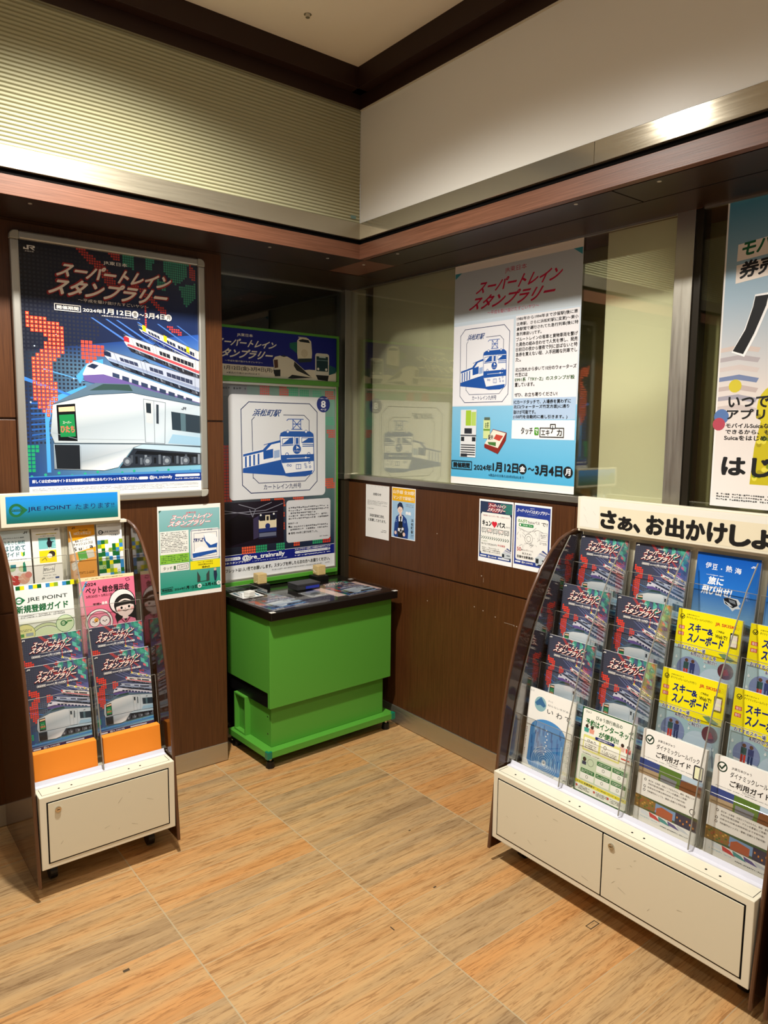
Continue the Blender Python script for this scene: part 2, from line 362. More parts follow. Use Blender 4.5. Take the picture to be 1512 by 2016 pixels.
# beam round the corner: fascia boards, soffits with joints and screw caps
b1 = struct(MB().prism([(-4.5, YB), (XB, YB), (XB + .70, YB + .70), (XB + .70, 3.9), (-4.5, 3.9)], 'z', 2.271, 2.333).build('trim_7', BEAMX, bevel=.001))
b2 = struct(MB().prism([(XB, -4), (XB, YB), (XB + .70, YB + .70), (3.2, YB + .7), (3.2, -4)], 'z', 2.271, 2.333).build('trim_8', BEAMY, bevel=.001))
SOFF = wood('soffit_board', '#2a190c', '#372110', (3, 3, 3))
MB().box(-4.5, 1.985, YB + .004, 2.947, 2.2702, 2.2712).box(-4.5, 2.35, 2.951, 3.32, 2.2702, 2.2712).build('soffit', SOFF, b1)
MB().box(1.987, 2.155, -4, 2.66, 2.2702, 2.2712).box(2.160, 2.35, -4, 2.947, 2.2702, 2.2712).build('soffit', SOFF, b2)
sj = MB().box(-4.5, 2.2, 2.947, 2.951, 2.2699, 2.2712); sj.build('soffit_joint', GAP, b1)
MB().box(2.155, 2.160, -4, 2.6, 2.2699, 2.2712).box(1.985, 2.155, 1.403, 1.408, 2.2699, 2.2712).box(1.984, 1.987, -4, 2.62, 2.2699, 2.2712).build('soffit_joint', GAP, b2)
CAPM = mat('screw_cap', '#d8d0c0', .3, metal=.4)
for x, y, b in ((.642, 2.718, b1), (1.546, 2.722, b1), (1.837, 2.733, b1), (2.033, 2.734, b2), (2.012, 2.468, b2), (2.011, 1.558, b2), (2.014, 1.264, b2), (-.3, 2.72, b1)):
    MB().cyl((x, y, 2.2685), .0065, .003, n=14).build('screw_cap', CAPM, b)
struct(MB().box(-4.5, 1.985, YB + .014, 3.2, 2.333, 2.354).box(1.972, 2.6, -4, 2.69, 2.333, 2.354).build('trim_9', GAP))
s1 = MB().prism([(-4.5, YB), (XB, YB), (XB + .05, YB + .05), (-4.5, YB + .05)], 'z', 2.354, 2.422)
struct(s1.build('trim_10', steel('strip_steel_x', '#b0a894', .34, (2, 30, 60), .8), bevel=.0012))
s2 = MB().prism([(XB, 1.4555), (XB, YB), (XB + .05, YB + .05), (XB + .05, 1.4555)], 'z', 2.354, 2.422).box(XB, XB + .05, -4, 1.4545, 2.354, 2.422)
struct(s2.build('trim_11', steel('strip_steel_y', '#b5ad9a', .11, (30, 2, 60), .72), bevel=.0012))
rb = MB(); z0, z1 = 2.424, 2.885; n = 34 * 8; pr = [(YB + .03, z1), (YB + .03, z0)]
for i in range(n + 1):
    z = z0 + (z1 - z0) * i / n; pr.append((YB + .006 - .0016 * math.sin(2 * PI * 34 * i / n), z))
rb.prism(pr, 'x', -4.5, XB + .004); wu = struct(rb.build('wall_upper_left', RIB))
MB().box(XB - .045, XB - .018, YB + .0035, YB + .0045, 2.437, 2.450).build('small_sticker', mat('faint_sticker', '#6f8f88', .4), wu)
struct(MB().box(XB + .005, XB + .03, -4, YB + .005, 2.424, 2.885).build('wall_upper_right', WHITEPANEL))
struct(MB().box(-4.5, XB + .03, YB, YB + .04, 2.885, 3.03).box(XB, XB + .04, -4, YB + .04, 2.885, 3.03).box(-4.5, XB, YB - .05, YB, 2.945, 3.03).box(XB - .05, XB, -4, YB, 2.945, 3.03).build('trim_12', CROWN, bevel=.002))
struct(MB().box(-4.5, XB + .01, YB - .001, YB + .006, 2.882, 2.887).build('trim_13', mat('thin_edge', '#7a7458', .4)))
struct(MB().box(XB - .001, XB + .006, -4, YB, 2.882, 2.887).build('trim_14', mat('thin_edge_white', '#cfc8b4', .4)))
nick = MB()
for y, z in ((2.62, .70), (2.30, .735), (2.245, .728), (2.17, .715), (2.06, .70), (2.045, .70), (2.56, 1.04), (2.26, .885)): nick.box(XR - .0004, XR, y, y + .006, z, z + .004)
nick.box(XR - .0004, XR, 2.25, 2.2512, .86, .88).box(XR - .0004, XR, 2.06, 2.12, .703, .7042)
nick.build('wall_nick', mat('pale_nick', '#a89888', .8), bpy.data.objects['wall_right'])
fm = MB()
for x, y, a, b in ((1.58, 1.70, .012, .006), (.62, 1.95, .018, .010), (1.34, 1.62, .004, .02), (1.74, 2.02, .010, .005)): fm.box(x, x + a, y, y + b, 0, .0004)
for q in ((1.83, 1.25, .045, .003), (1.83, 1.268, .045, .003), (1.83, 1.25, .003, .02), (1.872, 1.25, .003, .02)): fm.box(q[0], q[0] + q[2], q[1], q[1] + q[3], 0, .0004)
fm.build('floor_mark', mat('dark_mark', '#4a3a26', .8), bpy.data.objects['floor'])
# pale screens behind the glass; the narrow panel stands in for the post reflection
tag(MB().box(2.395, 2.41, 1.96, 3.135, 1.287, 2.27).build('pale_panel', SCREEN), 'pale olive screen behind the glass left of the blue stamp poster', 'screen')
tag(MB().box(2.395, 2.41, 1.40, 1.70, 1.287, 2.27).build('pale_panel', SCREEN), 'pale olive screen behind the glass beside the steel mullion', 'screen')
tag(MB().box(2.395, 2.41, 3.22, 3.39, 1.287, 2.27).build('pale_panel', SCREEN), 'narrow pale panel behind the glass, added for the corner post reflection', 'screen')

# ceiling hatch, main downlight and the added fill downlights
h = thing('ceiling_hatch', 'square access hatch with a knob in the beige ceiling', 'hatch', (1.44, 2.145, 3.028))
MB().box(-.302, .302, -.302, .302, -.002, 0).build('frame', mat('hatch_line', '#8f8062', .7), h)
MB().box(-.30, .30, -.30, .30, -.004, -.0005).build('hatch_border', CEIL, h)
MB().box(-.278, .278, -.278, .278, -.0045, -.001).build('hatch_line', MATS['hatch_line'], h)
MB().box(-.276, .276, -.276, .276, -.007, -.002).build('panel', CEIL, h)
MB().cyl((.087, .258, -.018), .008, .012, n=18, r2=.010).cyl((.087, .258, -.008), .014, .002, n=18).build('knob', CHROME, h, smooth=True)
EMIT = bpy.data.materials.new('lamp_glow'); EMIT.use_nodes = True
_b = EMIT.node_tree.nodes['Principled BSDF']; _b.inputs['Emission Color'].default_value = (1, .86, .66, 1); _b.inputs['Emission Strength'].default_value = 12
for i, (x, y, p) in enumerate(LAMPS):
    t = thing('ceiling_lamp', ['ceiling downlight above the corner with the green kiosk', 'added unseen fill downlight in front of the large leaflet rack', 'added unseen fill downlight left of the small leaflet rack', 'added unseen fill downlight left of the camera', 'added unseen fill downlight behind the camera'][i], 'lamp', (x, y, 3.028), 0)
    r_ = MB(); n = 32
    for k in range(n):
        a, b = 2 * PI * k / n, 2 * PI * (k + 1) / n
        for r0, r1, za, zb in ((.085, .10, -.006, 0), (.07, .085, -.004, -.006)):
            r_.quad((r0 * math.cos(a), r0 * math.sin(a), za), (r0 * math.cos(b), r0 * math.sin(b), za), (r1 * math.cos(b), r1 * math.sin(b), zb), (r1 * math.cos(a), r1 * math.sin(a), zb))
    r_.build('trim_ring', WHITE, t)
    MB().cyl((0, 0, -.003), .07, .002, n=32).build('diffuser', EMIT, t)
# ------------------------------------------------------------------ artwork
RED = '#e2483a'; NAVY = '#15246e'; INK = '#1a1a1c'; SB = '#1f55a8'
def jr(p, x0, y0, x1, y1, c):
    p.push(x0, y0, x1, y1)
    p.poly([(.0, .55), (.14, .55), (.14, .74), (.30, .74), (.30, .05), (.47, .05), (.47, .98), (.0, .98)], c)
    p.poly([(.36, .05), (.95, .05), (1, .15), (1, .45), (.93, .55), (.78, .58), (1, .98), (.82, .98), (.60, .60), (.52, .45), (.82, .40), (.84, .24), (.36, .24)], c)
    p.pop()
def title(p, c, l1, l2, halo=None, bold=.035):
    for tx, (x0, y0, x1, y1, sh, dy) in (('スーパートレイン', l1), ('スタンプラリー', l2)):
        if halo:
            p.text(tx, x0 - .006, y0 - .004, x1 + .006, y1 + .004, halo, bold + .035, sh, dy)
    p.up()
    for tx, (x0, y0, x1, y1, sh, dy) in (('スーパートレイン', l1), ('スタンプラリー', l2)): p.text(tx, x0, y0, x1, y1, c, bold, sh, dy)
def coach(p, pts, body, win, stripe=None, under='#23252e', nose='#2a3340'):
    """a carriage in perspective: nose top, nose bottom, far top, far bottom"""
    (ax, ay), (bx, by), (cx, cy), (dx, dy) = pts
    def q(u, v): t0 = (ax + (cx - ax) * u, ay + (cy - ay) * u); t1 = (bx + (dx - bx) * u, by + (dy - by) * u); return (t0[0] + (t1[0] - t0[0]) * v, t0[1] + (t1[1] - t0[1]) * v)
    p.poly([q(0.02, .15), q(.06, 0), q(1, 0), q(1, .74), q(.02, .74), q(0, .5)], body)
    p.poly([q(.02, .74), q(1, .74), q(1, 1), q(.05, 1)], under)
    p.up()
    p.poly([q(.0, .45), q(.015, .16), q(.05, .06), q(.085, .1), q(.07, .42)], nose)
    if stripe: p.poly([q(.04, .52), q(1, .52), q(1, .68), q(.02, .70)], stripe)
    for a, b in ((.16, .34), (.46, .60), (.64, .92)): p.poly([q(a, .22), q(b, .22), q(b, .46), q(a, .46)], win)
    for a in (.12, .38, .42, .95): p.line([q(a, .04), q(a, .72)], .0022, '#6b7484')
    for a in (.10, .18, .48, .56, .66, .9): p.poly([q(a, .80), q(a + .05, .80), q(a + .05, .96), q(a, .96)], '#4c505c')
    p.up()
    for a in (.2, .25, .3, .5, .55, .69, .74, .79, .84, .89): p.line([q(a, .22), q(a, .46)], .0016, body)
    p.line([q(.04, .74), q(1, .74)], .0025, '#8fb0d8'); p.line([q(.03, 0), q(1, -.01)], .004, '#5a6070'); p.line([q(.40, .0), q(.43, -.14), q(.47, -.02)], .003, '#20242c')
    for i in range(14): a = .09 + i * .066; p.poly([q(a, .77), q(a + .02, .77), q(a + .03, .9), q(a + .01, .92)], ['#14161c', '#7d828e', '#30343e'][i % 3])
def art_train(p, lite=False):
    """night-sky train poster with dot-matrix figures and five stacked expresses"""
    if lite:
        p.poly([(0, 0), (1, 0), (1, .30), (0, .42)], None, ['#3a3c48', '#4a5068', '#4a4f72', '#3a3d4a']); p.poly([(0, .42), (1, .30), (1, .62), (0, .70)], None, ['#3a3d4a', '#5a5a92', '#8a9cc0', '#3f4658'])  # paler greys put the glare on the glossy pamphlets into the print
    else:
        p.poly([(0, 0), (1, 0), (1, .30), (0, .42)], None, ['#1b1b22', '#26304a', '#23335e', '#1c1f2c']); p.poly([(0, .42), (1, .30), (1, .62), (0, .70)], None, ['#1c1f2c', '#2c58b0', '#8cc4ee', '#20305a'])
    p.poly([(0, .70), (1, .62), (1, .955), (0, .955)], None, ['#20305a', '#5f9ed0', '#8fd0e8', '#1a3f86'])
    p.up()
    cell = .034 if lite else .0215
    grid = '#464854' if lite else '#2b2e3a'
    if lite:
        for k, (x, y, c) in enumerate(((.52, 0, '#5fb3a2'), (.60, .0, '#4a5a7c'), (.68, 0, '#5fb3a2'), (.76, .0, '#55608a'), (.84, 0, '#6abfae'), (.92, .0, '#5fb3a2'), (.68, .055, '#5fb3a2'), (.76, .055, '#4a5a7c'), (.84, .06, '#55608a'), (.92, .06, '#7ac4b4'), (.84, .12, '#5fb3a2'), (.92, .13, '#4a5a7c'), (.90, .18, '#5fb3a2'))):
            p.poly([(x, y), (x + .07, y + .03), (x + .07, y + .085), (x, y + .055)], c)
        for x, y in ((.92, .0), (.60, .10), (.88, .20), (.95, .10)): p.poly([(x, y), (x + .05, y + .02), (x + .05, y + .05), (x, y + .03)], '#d86a78')
        p.poly([(.80, .30), (.93, .345), (.93, .36), (.80, .315)], '#d87aa8')
    p.led([(0, .02), (.48, .02), (.36, .5), (.13, .78), (0, .78)], cell, grid, .55)
    for x in (.36, .44, .5, .62, .74, .86): p.poly([(x, .27), (x + .012, .27), (1, .27 + (1 - x) * .42), (1, .27 + (1 - x) * .45)], '#4c79c8' if not lite else '#7078a0')
    if not lite:
        for i in range(9): p.poly([(.03, .60 + i * .021), (.34, .60 + i * .017), (.34, .603 + i * .017), (.03, .606 + i * .021)], '#2f63b4')
        for pts in ([(.27, .51), (.34, .45), (.42, .435), (.42, .46), (.33, .49), (.29, .54)], [(.10, .66), (.135, .60), (.32, .545), (.33, .56), (.15, .62), (.12, .70), (.12, .90), (.10, .90)]): p.poly(pts, '#4fa4ea')
        for i in range(22): p.disc((i * 61 % 97) / 97, .31 + (i * 37 % 53) / 100, .003 + (i % 3) * .001, '#cfe6fa', 6)
    p.poly([(.0, .52), (.30, .60), (.30, .607), (.0, .535)], '#3f7fd0'); p.poly([(.1, .485), (.5, .56), (.5, .563), (.1, .49)], '#5aa0e6')
    p.up()
    for pts in ([(.279, .0), (.334, .0), (.45, .059), (.52, .13), (.47, .15), (.40, .075)], [(.47, 0), (.538, .0), (.537, .029), (.478, .023)], [(.60, .12), (.64, .12), (.80, .21), (.80, .24)], [(.945, .0), (.985, .02), (.985, .075), (.95, .06)], [(.66, .20), (.68, .20), (.68, .30), (.66, .28)], [(.80, .27), (.89, .29), (.89, .315), (.81, .292)]):
        p.led(pts, cell * .62, '#c8443c', .74)
    for pts in ([(.546, 0), (.61, 0), (.607, .054), (.547, .045)], [(.678, 0), (.727, .003), (.725, .055), (.676, .041)], [(.782, 0), (.94, .004), (.93, .06), (.86, .10), (.789, .048)], [(.88, .10), (.99, .08), (.99, .14), (.92, .19)], [(.74, .075), (.80, .095), (.80, .13), (.74, .115)]):
        p.led(pts, cell * .62, '#3f9a80', .80)
    seven = [(.026, .27), (.211, .31), (.205, .424), (.156, .459), (.157, .514), (.175, .595), (.171, .616), (.121, .677), (.087, .661), (.062, .618), (.037, .604), (.045, .461), (.074, .42), (.113, .396), (.127, .361), (.026, .336)]
    p.led(seven, cell * 1.0 if lite else cell, '#e8452f', .80, None if lite else '#ff9a6a')
    p.led([(.293, .354), (.423, .382), (.421, .421), (.336, .46), (.293, .436)], cell, '#e2503e', .80)
    p.led([(.0, .783), (.055, .783), (.05, .9), (.0, .9)], cell, '#23a06a', .80)
    for i in range(14): p.disc(.02 + i * .07, .915 - (i % 3) * .006, .008, '#2fb28a', 8)
    p.up(); p.up()
    p.poly([(0, .915), (1, .905), (1, .93), (0, .935)], '#4a90cf')
    # upper four trains
    coach(p, [(.612, .275), (.655, .325), (1, .375), (1, .445)], '#e9e7da', '#2b3350', '#2d3c90', '#27336e', '#22406a')
    for a in (.06, .40, .78): x = .63 + .37 * a; y = .273 + .105 * a; p.poly([(x, y), (x + .02, y + .006), (x + .02, y + .03), (x, y + .024)], '#f2d21e')
    p.up(); coach(p, [(.528, .325), (.56, .390), (1, .418), (1, .500)], '#e8e2de', '#2a2c36', '#c9545c', '#2e2c34', '#b3303a')
    p.up(); coach(p, [(.410, .392), (.45, .452), (1, .495), (1, .575)], '#b9c2d6', '#39405a', '#8f9cba', '#272c3c', '#1f2a44')
    p.up(); p.poly([(.306, .500), (.330, .462), (.372, .446), (.46, .463), (1, .582), (1, .618), (.56, .535), (.36, .535), (.315, .527)], '#dcdbe8')
    p.up(); p.poly([(.308, .505), (.42, .497), (1, .603), (1, .616), (.56, .533), (.36, .535), (.315, .527)], '#6b5a9a'); p.poly([(.33, .468), (.36, .455), (.395, .462), (.37, .478)], '#22304a')
    for i in range(9): x = .47 + i * .055; y = .487 + i * .0115; p.poly([(x, y), (x + .04, y + .008), (x + .04, y + .026), (x, y + .018)], '#33405e')
    # big front train
    p.up()
    p.poly([(.142, .625), (.20, .600), (.323, .552), (.374, .534), (.572, .533), (.66, .552), (1, .606), (1, .66), (.5, .64)], '#5c7488')
    p.up(); p.poly([(.339, .566), (.416, .537), (.563, .535), (.585, .562), (.47, .560)], '#38504e')
    p.poly([(.142, .628), (.339, .585), (.579, .570), (1, .618), (1, .80), (.643, .784), (.143, .780), (.125, .742)], None, ['#c9d2d6', '#e6e9ea', '#dfe5ea', '#c4d2dc', '#a9cbe0', '#cfdbe4', '#b8c3c9', '#aab6be'])
    p.poly([(.138, .784), (.643, .786), (.579, .802), (.487, .885), (.408, .897), (.137, .886)], None, ['#9fb4c4', '#cfd9e2', '#b9c7d2', '#eef3f6', '#f4f7f8', '#88929a'])
    p.poly([(.643, .786), (1, .805), (1, .832), (.579, .805)], '#bcd6e6')
    p.poly([(.579, .805), (1, .830), (1, .882), (.495, .888)], '#2c333e')
    p.up()
    p.poly([(.160, .629), (.259, .621), (.265, .774), (.163, .772)], '#14161a'); p.poly([(.142, .788), (.275, .790), (.275, .89), (.15, .885)], '#20242a')
    p.poly([(.814, .645), (1, .662), (1, .741), (.818, .725)], '#2b3a46'); p.poly([(.655, .60), (.70, .604), (.70, .70), (.66, .695)], '#c9d0d4')
    p.line([(.646, .594), (.779, .607), (.770, .787), (.652, .781)], .004, '#7a8690', True); p.line([(.708, .600), (.708, .786)], .003, '#7a8690')
    p.line([(.143, .783), (.643, .787), (1, .80)], .006, '#4a5a66'); p.line([(.135, .74), (.262, .765), (.646, .77)], .0022, '#9aa6ae'); p.line([(.142, .626), (.339, .584), (.579, .569), (1, .617)], .004, '#3d5366'); p.line([(.28, .795), (.28, .89)], .002, '#7a8894')
    p.poly([(.82, .745), (1, .76), (1, .795), (.79, .785)], '#9cc4de'); p.poly([(.60, .815), (1, .838), (1, .85), (.585, .83)], '#14181e')
    for i in range(16): x = .56 + i * .028; p.rect(x, .835 + (i * 7 % 3) * .006, x + .014, .868 + (i * 5 % 4) * .004, ['#4c545e', '#171b21', '#66707c', '#8a94a0'][i % 4])
    for x in (.54, .66, .78, .9): p.disc(x, .862, .026, '#59626e', 14)
    p.up()
    p.poly([(.170, .638), (.255, .632), (.256, .652), (.171, .656)], '#f4c8a0'); p.poly([(.172, .668), (.252, .664), (.256, .755), (.175, .757)], '#1f8a4c')
    p.poly([(.660, .61), (.690, .612), (.690, .655), (.662, .652)], '#27313a'); p.poly([(.722, .615), (.737, .617), (.735, .70), (.720, .698)], '#303a44'); p.poly([(.872, .652), (.905, .655), (.905, .732), (.874, .729)], '#55717c')
    for x in (.54, .66, .78, .9): p.disc(x, .862, .013, '#98a2ac', 10)
    p.up()
    p.text('スーパー', .19, .692, .235, .704, '#e9e0d8', .01); p.text('ひたち', .178, .712, .250, .738, '#ff6a5a', .03); jr(p, .88, .624, .91, .636, '#333b44')
def art_train_text(p, small=False):
    jr(p, .027, .018, .084, .036, '#f2f0ec')
    if not small: p.text('JR東日本', .034, .0395, .078, .0445, '#e8e6e2', .02)
    p.text('JR東日本', .439, .036, .573, .053, '#f6f2ec', .015)
    title(p, '#fbeee2', (.185, .066, .800, .118, .045, .0), (.140, .128, .775, .190, .055, .0), '#a02c30')
    p.text('〜平成を駆け抜けたすごいヤツ〜', .296, .198, .690, .211, '#e8e2dc', .01)
    p.line([(.171, .229), (.306, .229), (.306, .253), (.171, .253)], .004, '#f2ece4', True); p.text('開催期間', .182, .234, .296, .248, '#f2ece4', .03)
    p.text('2024年', .319, .234, .425, .250, '#f6f2ec', .02); p.text('1月12日', .432, .228, .585, .250, '#f6f2ec', .03)
    p.disc(.610, .240, .020, '#f6f2ec', 18); p.text('〜', .636, .236, .662, .243, '#f6f2ec', .02); p.text('3月4日', .668, .228, .790, .250, '#f6f2ec', .03); p.disc(.810, .240, .020, '#f6f2ec', 18)
    p.text('※賞品の引き換えは3月5日(火)まで', .42, .255, .64, .262, '#ddd8d2', .01)
    p.up(); p.text('金', .598, .232, .622, .248, INK, .02); p.text('月', .800, .232, .820, .248, INK, .02)
def art_train_foot(p):
    p.rect(0, .918, 1, .955, '#14398f'); p.rect(0, .955, 1, 1, '#f1f1f2'); p.up()
    p.text('詳しくは公式WEBサイトまたは首都圏の主な駅にあるパンフレットをご覧ください。', .02, .928, .60, .941, '#ffffff', .03)
    p.rrect(.605, .929, .66, .941, .006, '#ffffff'); p.text('@jre_trainrally', .67, .926, .81, .943, '#ffffff', .02); p.rrect(.83, .923, .99, .934, .006, '#ffffff'); p.fine(.83, .938, .99, .948, 1, '#e8ecf6')
    p.fine(.02, .962, .98, .985, 4, '#8a8a90', .45)

def art_stamp(p):
    """locomotive rubber-stamp design; unit square"""
    X = lambda x: (x - 97) / 593.; Y = lambda y: (y - 928) / 617.
    P_ = lambda *a: [(X(a[i]), Y(a[i + 1])) for i in range(0, len(a), 2)]
    p.line(P_(213, 970, 585, 970, 635, 1020, 635, 1455, 585, 1508, 222, 1508, 172, 1458, 168, 1015), .0075, '#1d2c5c', True)
    p.line(P_(245, 1058, 230, 1075, 235, 1420), .006, '#1d2c5c'); p.line(P_(235, 1415, 268, 1450, 555, 1450, 590, 1412), .006, '#1d2c5c'); p.line(P_(420, 1042, 550, 1042, 582, 1072, 582, 1140), .006, '#1d2c5c')
    p.text('浜松町駅', X(232), Y(1010), X(392), Y(1052), '#1d3f7c', .025, .03); p.text('カートレイン九州号', X(297), Y(1460), X(530), Y(1492), '#1d2c5c', .015)
    # coaches
    p.poly(P_(178, 1272, 295, 1245, 330, 1212, 400, 1196, 400, 1320, 178, 1365), '#f4f5f8'); p.up()
    p.poly(P_(178, 1276, 295, 1250, 300, 1262, 178, 1290), SB); p.poly(P_(295, 1248, 330, 1212, 400, 1196, 400, 1208, 345, 1220, 312, 1255, 355, 1246, 355, 1300, 297, 1310), SB)
    p.poly(P_(178, 1330, 408, 1290, 410, 1312, 178, 1352), '#f4f5f8'); p.poly(P_(175, 1362, 408, 1316, 440, 1400, 430, 1412, 175, 1385), SB)
    for x in (188, 212, 236, 262): p.poly(P_(x, 1290 - (x - 188) * .2, x + 10, 1288 - (x - 188) * .2, x + 10, 1352 - (x - 188) * .2, x, 1354 - (x - 188) * .2), SB)
    p.poly(P_(360, 1258, 395, 1252, 395, 1298, 360, 1304), '#9fb6dc'); p.line(P_(178, 1360, 408, 1314), .006, SB); p.line(P_(300, 1222, 350, 1208, 400, 1196), .006, SB)
    # pantograph
    for a in ((450, 1066, 545, 1066), (478, 1068, 478, 1128), (528, 1068, 528, 1128), (478, 1070, 528, 1125), (528, 1070, 478, 1125), (470, 1128, 536, 1128), (478, 1096, 528, 1096)): p.line(P_(*a), .007, SB)
    p.line(P_(450, 1066, 440, 1075), .007, SB)
    p.up()
    # locomotive
    p.poly(P_(398, 1165, 610, 1165, 615, 1385, 602, 1405, 432, 1405, 405, 1335), '#f4f5f8'); p.up()
    p.line(P_(398, 1165, 610, 1165, 615, 1385, 602, 1405, 432, 1405, 405, 1335), .007, SB, True)
    p.poly(P_(398, 1172, 400, 1152, 424, 1140, 588, 1140, 610, 1155, 612, 1176), SB); p.disc(X(446), Y(1142), .016, '#f4f5f8', 14); p.disc(X(562), Y(1142), .016, '#f4f5f8', 14); p.ring(X(446), Y(1142), .016, .005, SB, 14); p.ring(X(562), Y(1142), .016, .005, SB, 14)
    for a in ((412, 1186, 478, 1180, 478, 1215, 412, 1220), (534, 1180, 608, 1182, 608, 1210, 534, 1210)): p.line(P_(*a), .006, SB, True)
    p.poly(P_(414, 1218, 455, 1184, 476, 1182, 476, 1214), SB); p.poly(P_(536, 1208, 578, 1182, 606, 1183, 606, 1208), SB)
    p.line(P_(490, 1172, 518, 1172, 518, 1232, 490, 1232), .006, SB, True); p.poly(P_(496, 1180, 513, 1180, 513, 1218, 496, 1218), SB)
    for a in ((408, 1228, 480, 1224), (540, 1220, 610, 1222), (540, 1232, 608, 1232)): p.line(P_(*a), .008, SB)
    p.poly(P_(404, 1285, 614, 1282, 615, 1326, 408, 1334), SB); p.poly(P_(418, 1398, 605, 1384, 598, 1408, 560, 1420, 455, 1420, 425, 1412), SB)
    for x in (440, 580): p.ring(X(x), Y(1282), .018, .006, SB, 14)
    p.line(P_(498, 1345, 528, 1345, 528, 1372, 498, 1372), .005, SB, True); p.line(P_(513, 1345, 513, 1372), .004, SB)
    for x, y in ((446, 1348), (462, 1350), (556, 1345), (584, 1335), (562, 1362), (588, 1362)): p.ring(X(x), Y(y), .012, .005, SB, 10)
    p.up(); p.disc(X(503), Y(1250), .044, SB, 22); p.line(P_(440, 1308, 585, 1304), .005, '#e8ecf4'); p.disc(X(560), Y(1304), .010, '#f4f5f8', 10)
    p.up(); p.poly(P_(500, 1228, 512, 1238, 520, 1246, 508, 1244, 500, 1250), '#f4f5f8'); p.text('かーとれいん', X(485), Y(1256), X(521), Y(1266), '#f4f5f8', .01)

def leaf_mark(p, cx, cy, r, c, inner='#ffffff', bar=None):
    asp = (p.w * p.M[-1][2]) / (p.h * p.M[-1][3])
    pts = [(cx + r * math.cos(math.radians(a)), cy + r * asp * math.sin(math.radians(a))) for a in range(40, 321, 14)] + [(cx + r * 1.55, cy)]
    p.poly(pts, c); p.up(); p.disc(cx, cy, r * .62, inner, 20); p.up(); p.rect(cx - r * .8, cy - r * asp * .16, cx + r * .85, cy + r * asp * .16, bar or c)
    if bar != inner: p.up(); p.text('JRE POINT', cx - r * .7, cy - r * asp * .10, cx + r * .75, cy + r * asp * .10, inner, .02)
MOS = ['#f2e41a', '#8fb12e', '#ffffff', '#3d90cf', '#1d6b34', '#ffffff']
def b_train(p): art_train(p, True); p.up(); art_train_text(p, True); p.up(); p.rect(0, .955, 1, 1, '#2c2f5e'); p.up(); p.rrect(.04, .968, .16, .985, .008, '#e8e8f0'); p.text('@jre_trainrally', .20, .963, .46, .988, '#f0f0f6', .02); p.rrect(.56, .968, .86, .984, .008, '#e8e8f0')
def b_register(p):
    p.rect(0, 0, 1, 1, '#f6f7f2'); p.up()
    for i, c in enumerate(['#ffffff', '#1d6b34', '#f2e41a', '#ffffff', '#3d90cf', '#f2e41a', '#1d6b34', '#ffffff', '#3d90cf', '#f2e41a', '#8fb12e', '#ffffff', '#3d90cf', '#1d6b34', '#f2e41a']): p.rect(i / 14.5, .0 if i > 13 else .012, (i + 1) / 14.5, .062, c)
    leaf_mark(p, .11, .19, .065, '#1f7a45'); p.text('JRE POINT', .24, .165, .90, .225, '#2a3a34', .015); p.text('新規登録ガイド', .05, .255, .90, .345, '#1f6a3c', .035)
    p.fine(.12, .375, .85, .415, 2, '#3a3f3c', .5, False); p.rect(0, .45, 1, 1, '#f0f2e4')
    p.ring(.52, .74, .34, .05, '#d5dfae'); p.up(); p.disc(.52, .74, .27, '#dfeac0', 30); p.ring(.52, .74, .345, .008, '#2c3a30'); p.ring(.52, .74, .29, .008, '#2c3a30')
    p.up(); p.disc(.17, .60, .16, '#efe9a0', 26); p.ring(.17, .60, .165, .008, '#6b8a3a'); p.disc(.83, .54, .15, '#dff0c4', 26); p.ring(.83, .54, .155, .008, '#2f7a45')
    p.up(); p.rect(.07, .60, .15, .64, '#5a9a4c'); p.rect(.18, .595, .30, .635, '#a9b2b4'); p.fine(.08, .545, .28, .575, 2, '#3a3f3c'); leaf_mark(p, .80, .535, .05, '#2f7a45', '#dff0c4'); p.rect(.86, .51, .95, .525, '#5a9a4c'); leaf_mark(p, .50, .74, .13, '#2a7f4a', '#dfeac0')
def b_furusato(p):
    p.rect(0, 0, 1, .55, '#dff0f4', '#f4fafa'); p.rect(0, .55, 1, 1, '#f4efe6'); p.up()
    jr(p, .78, .03, .92, .07, '#3a3a3a'); p.text('JRE MALLふるさと納税', .10, .12, .80, .15, '#2f4a52', .02); p.text('ふるさと納税', .10, .18, .82, .25, '#2f7a80', .02); p.text('はじめて', .10, .27, .82, .36, '#2f6a74', .025); p.text('ガイド', .12, .385, .60, .46, '#2f6a74', .025)
    p.poly([(.66, .38), (.72, .40), (.72, .47), (.66, .45)], '#f2e24a'); p.poly([(.72, .40), (.79, .38), (.79, .45), (.72, .47)], '#3f9a4c'); p.fine(.15, .50, .85, .53, 1, '#3a3f3c')
    p.disc(.32, .66, .13, '#b8d0a0', 20); p.rect(.28, .60, .46, .66, '#2f7f88'); p.disc(.66, .68, .12, '#d9e0b0', 20); p.poly([(.70, .58), (.76, .56), (.80, .66), (.80, .74), (.68, .74)], '#2f8a6a'); p.up()
    for i, (x, y, r, c) in enumerate(((.2, .84, .16, '#d83a34'), (.42, .88, .18, '#c8403a'), (.7, .86, .2, '#e0a98e'), (.86, .80, .12, '#d98a7a'), (.15, .72, .06, '#f0d86a'), (.55, .78, .07, '#e8e0d0'))): p.disc(x, y, r, c, 18)
    p.up()
    for i in range(7): p.line([(.05 + i * .09, .80 + (i % 3) * .03), (.2 + i * .09, .90 - (i % 2) * .04)], .02, ['#f0c0a8', '#b02a2a', '#f4ded0'][i % 3])
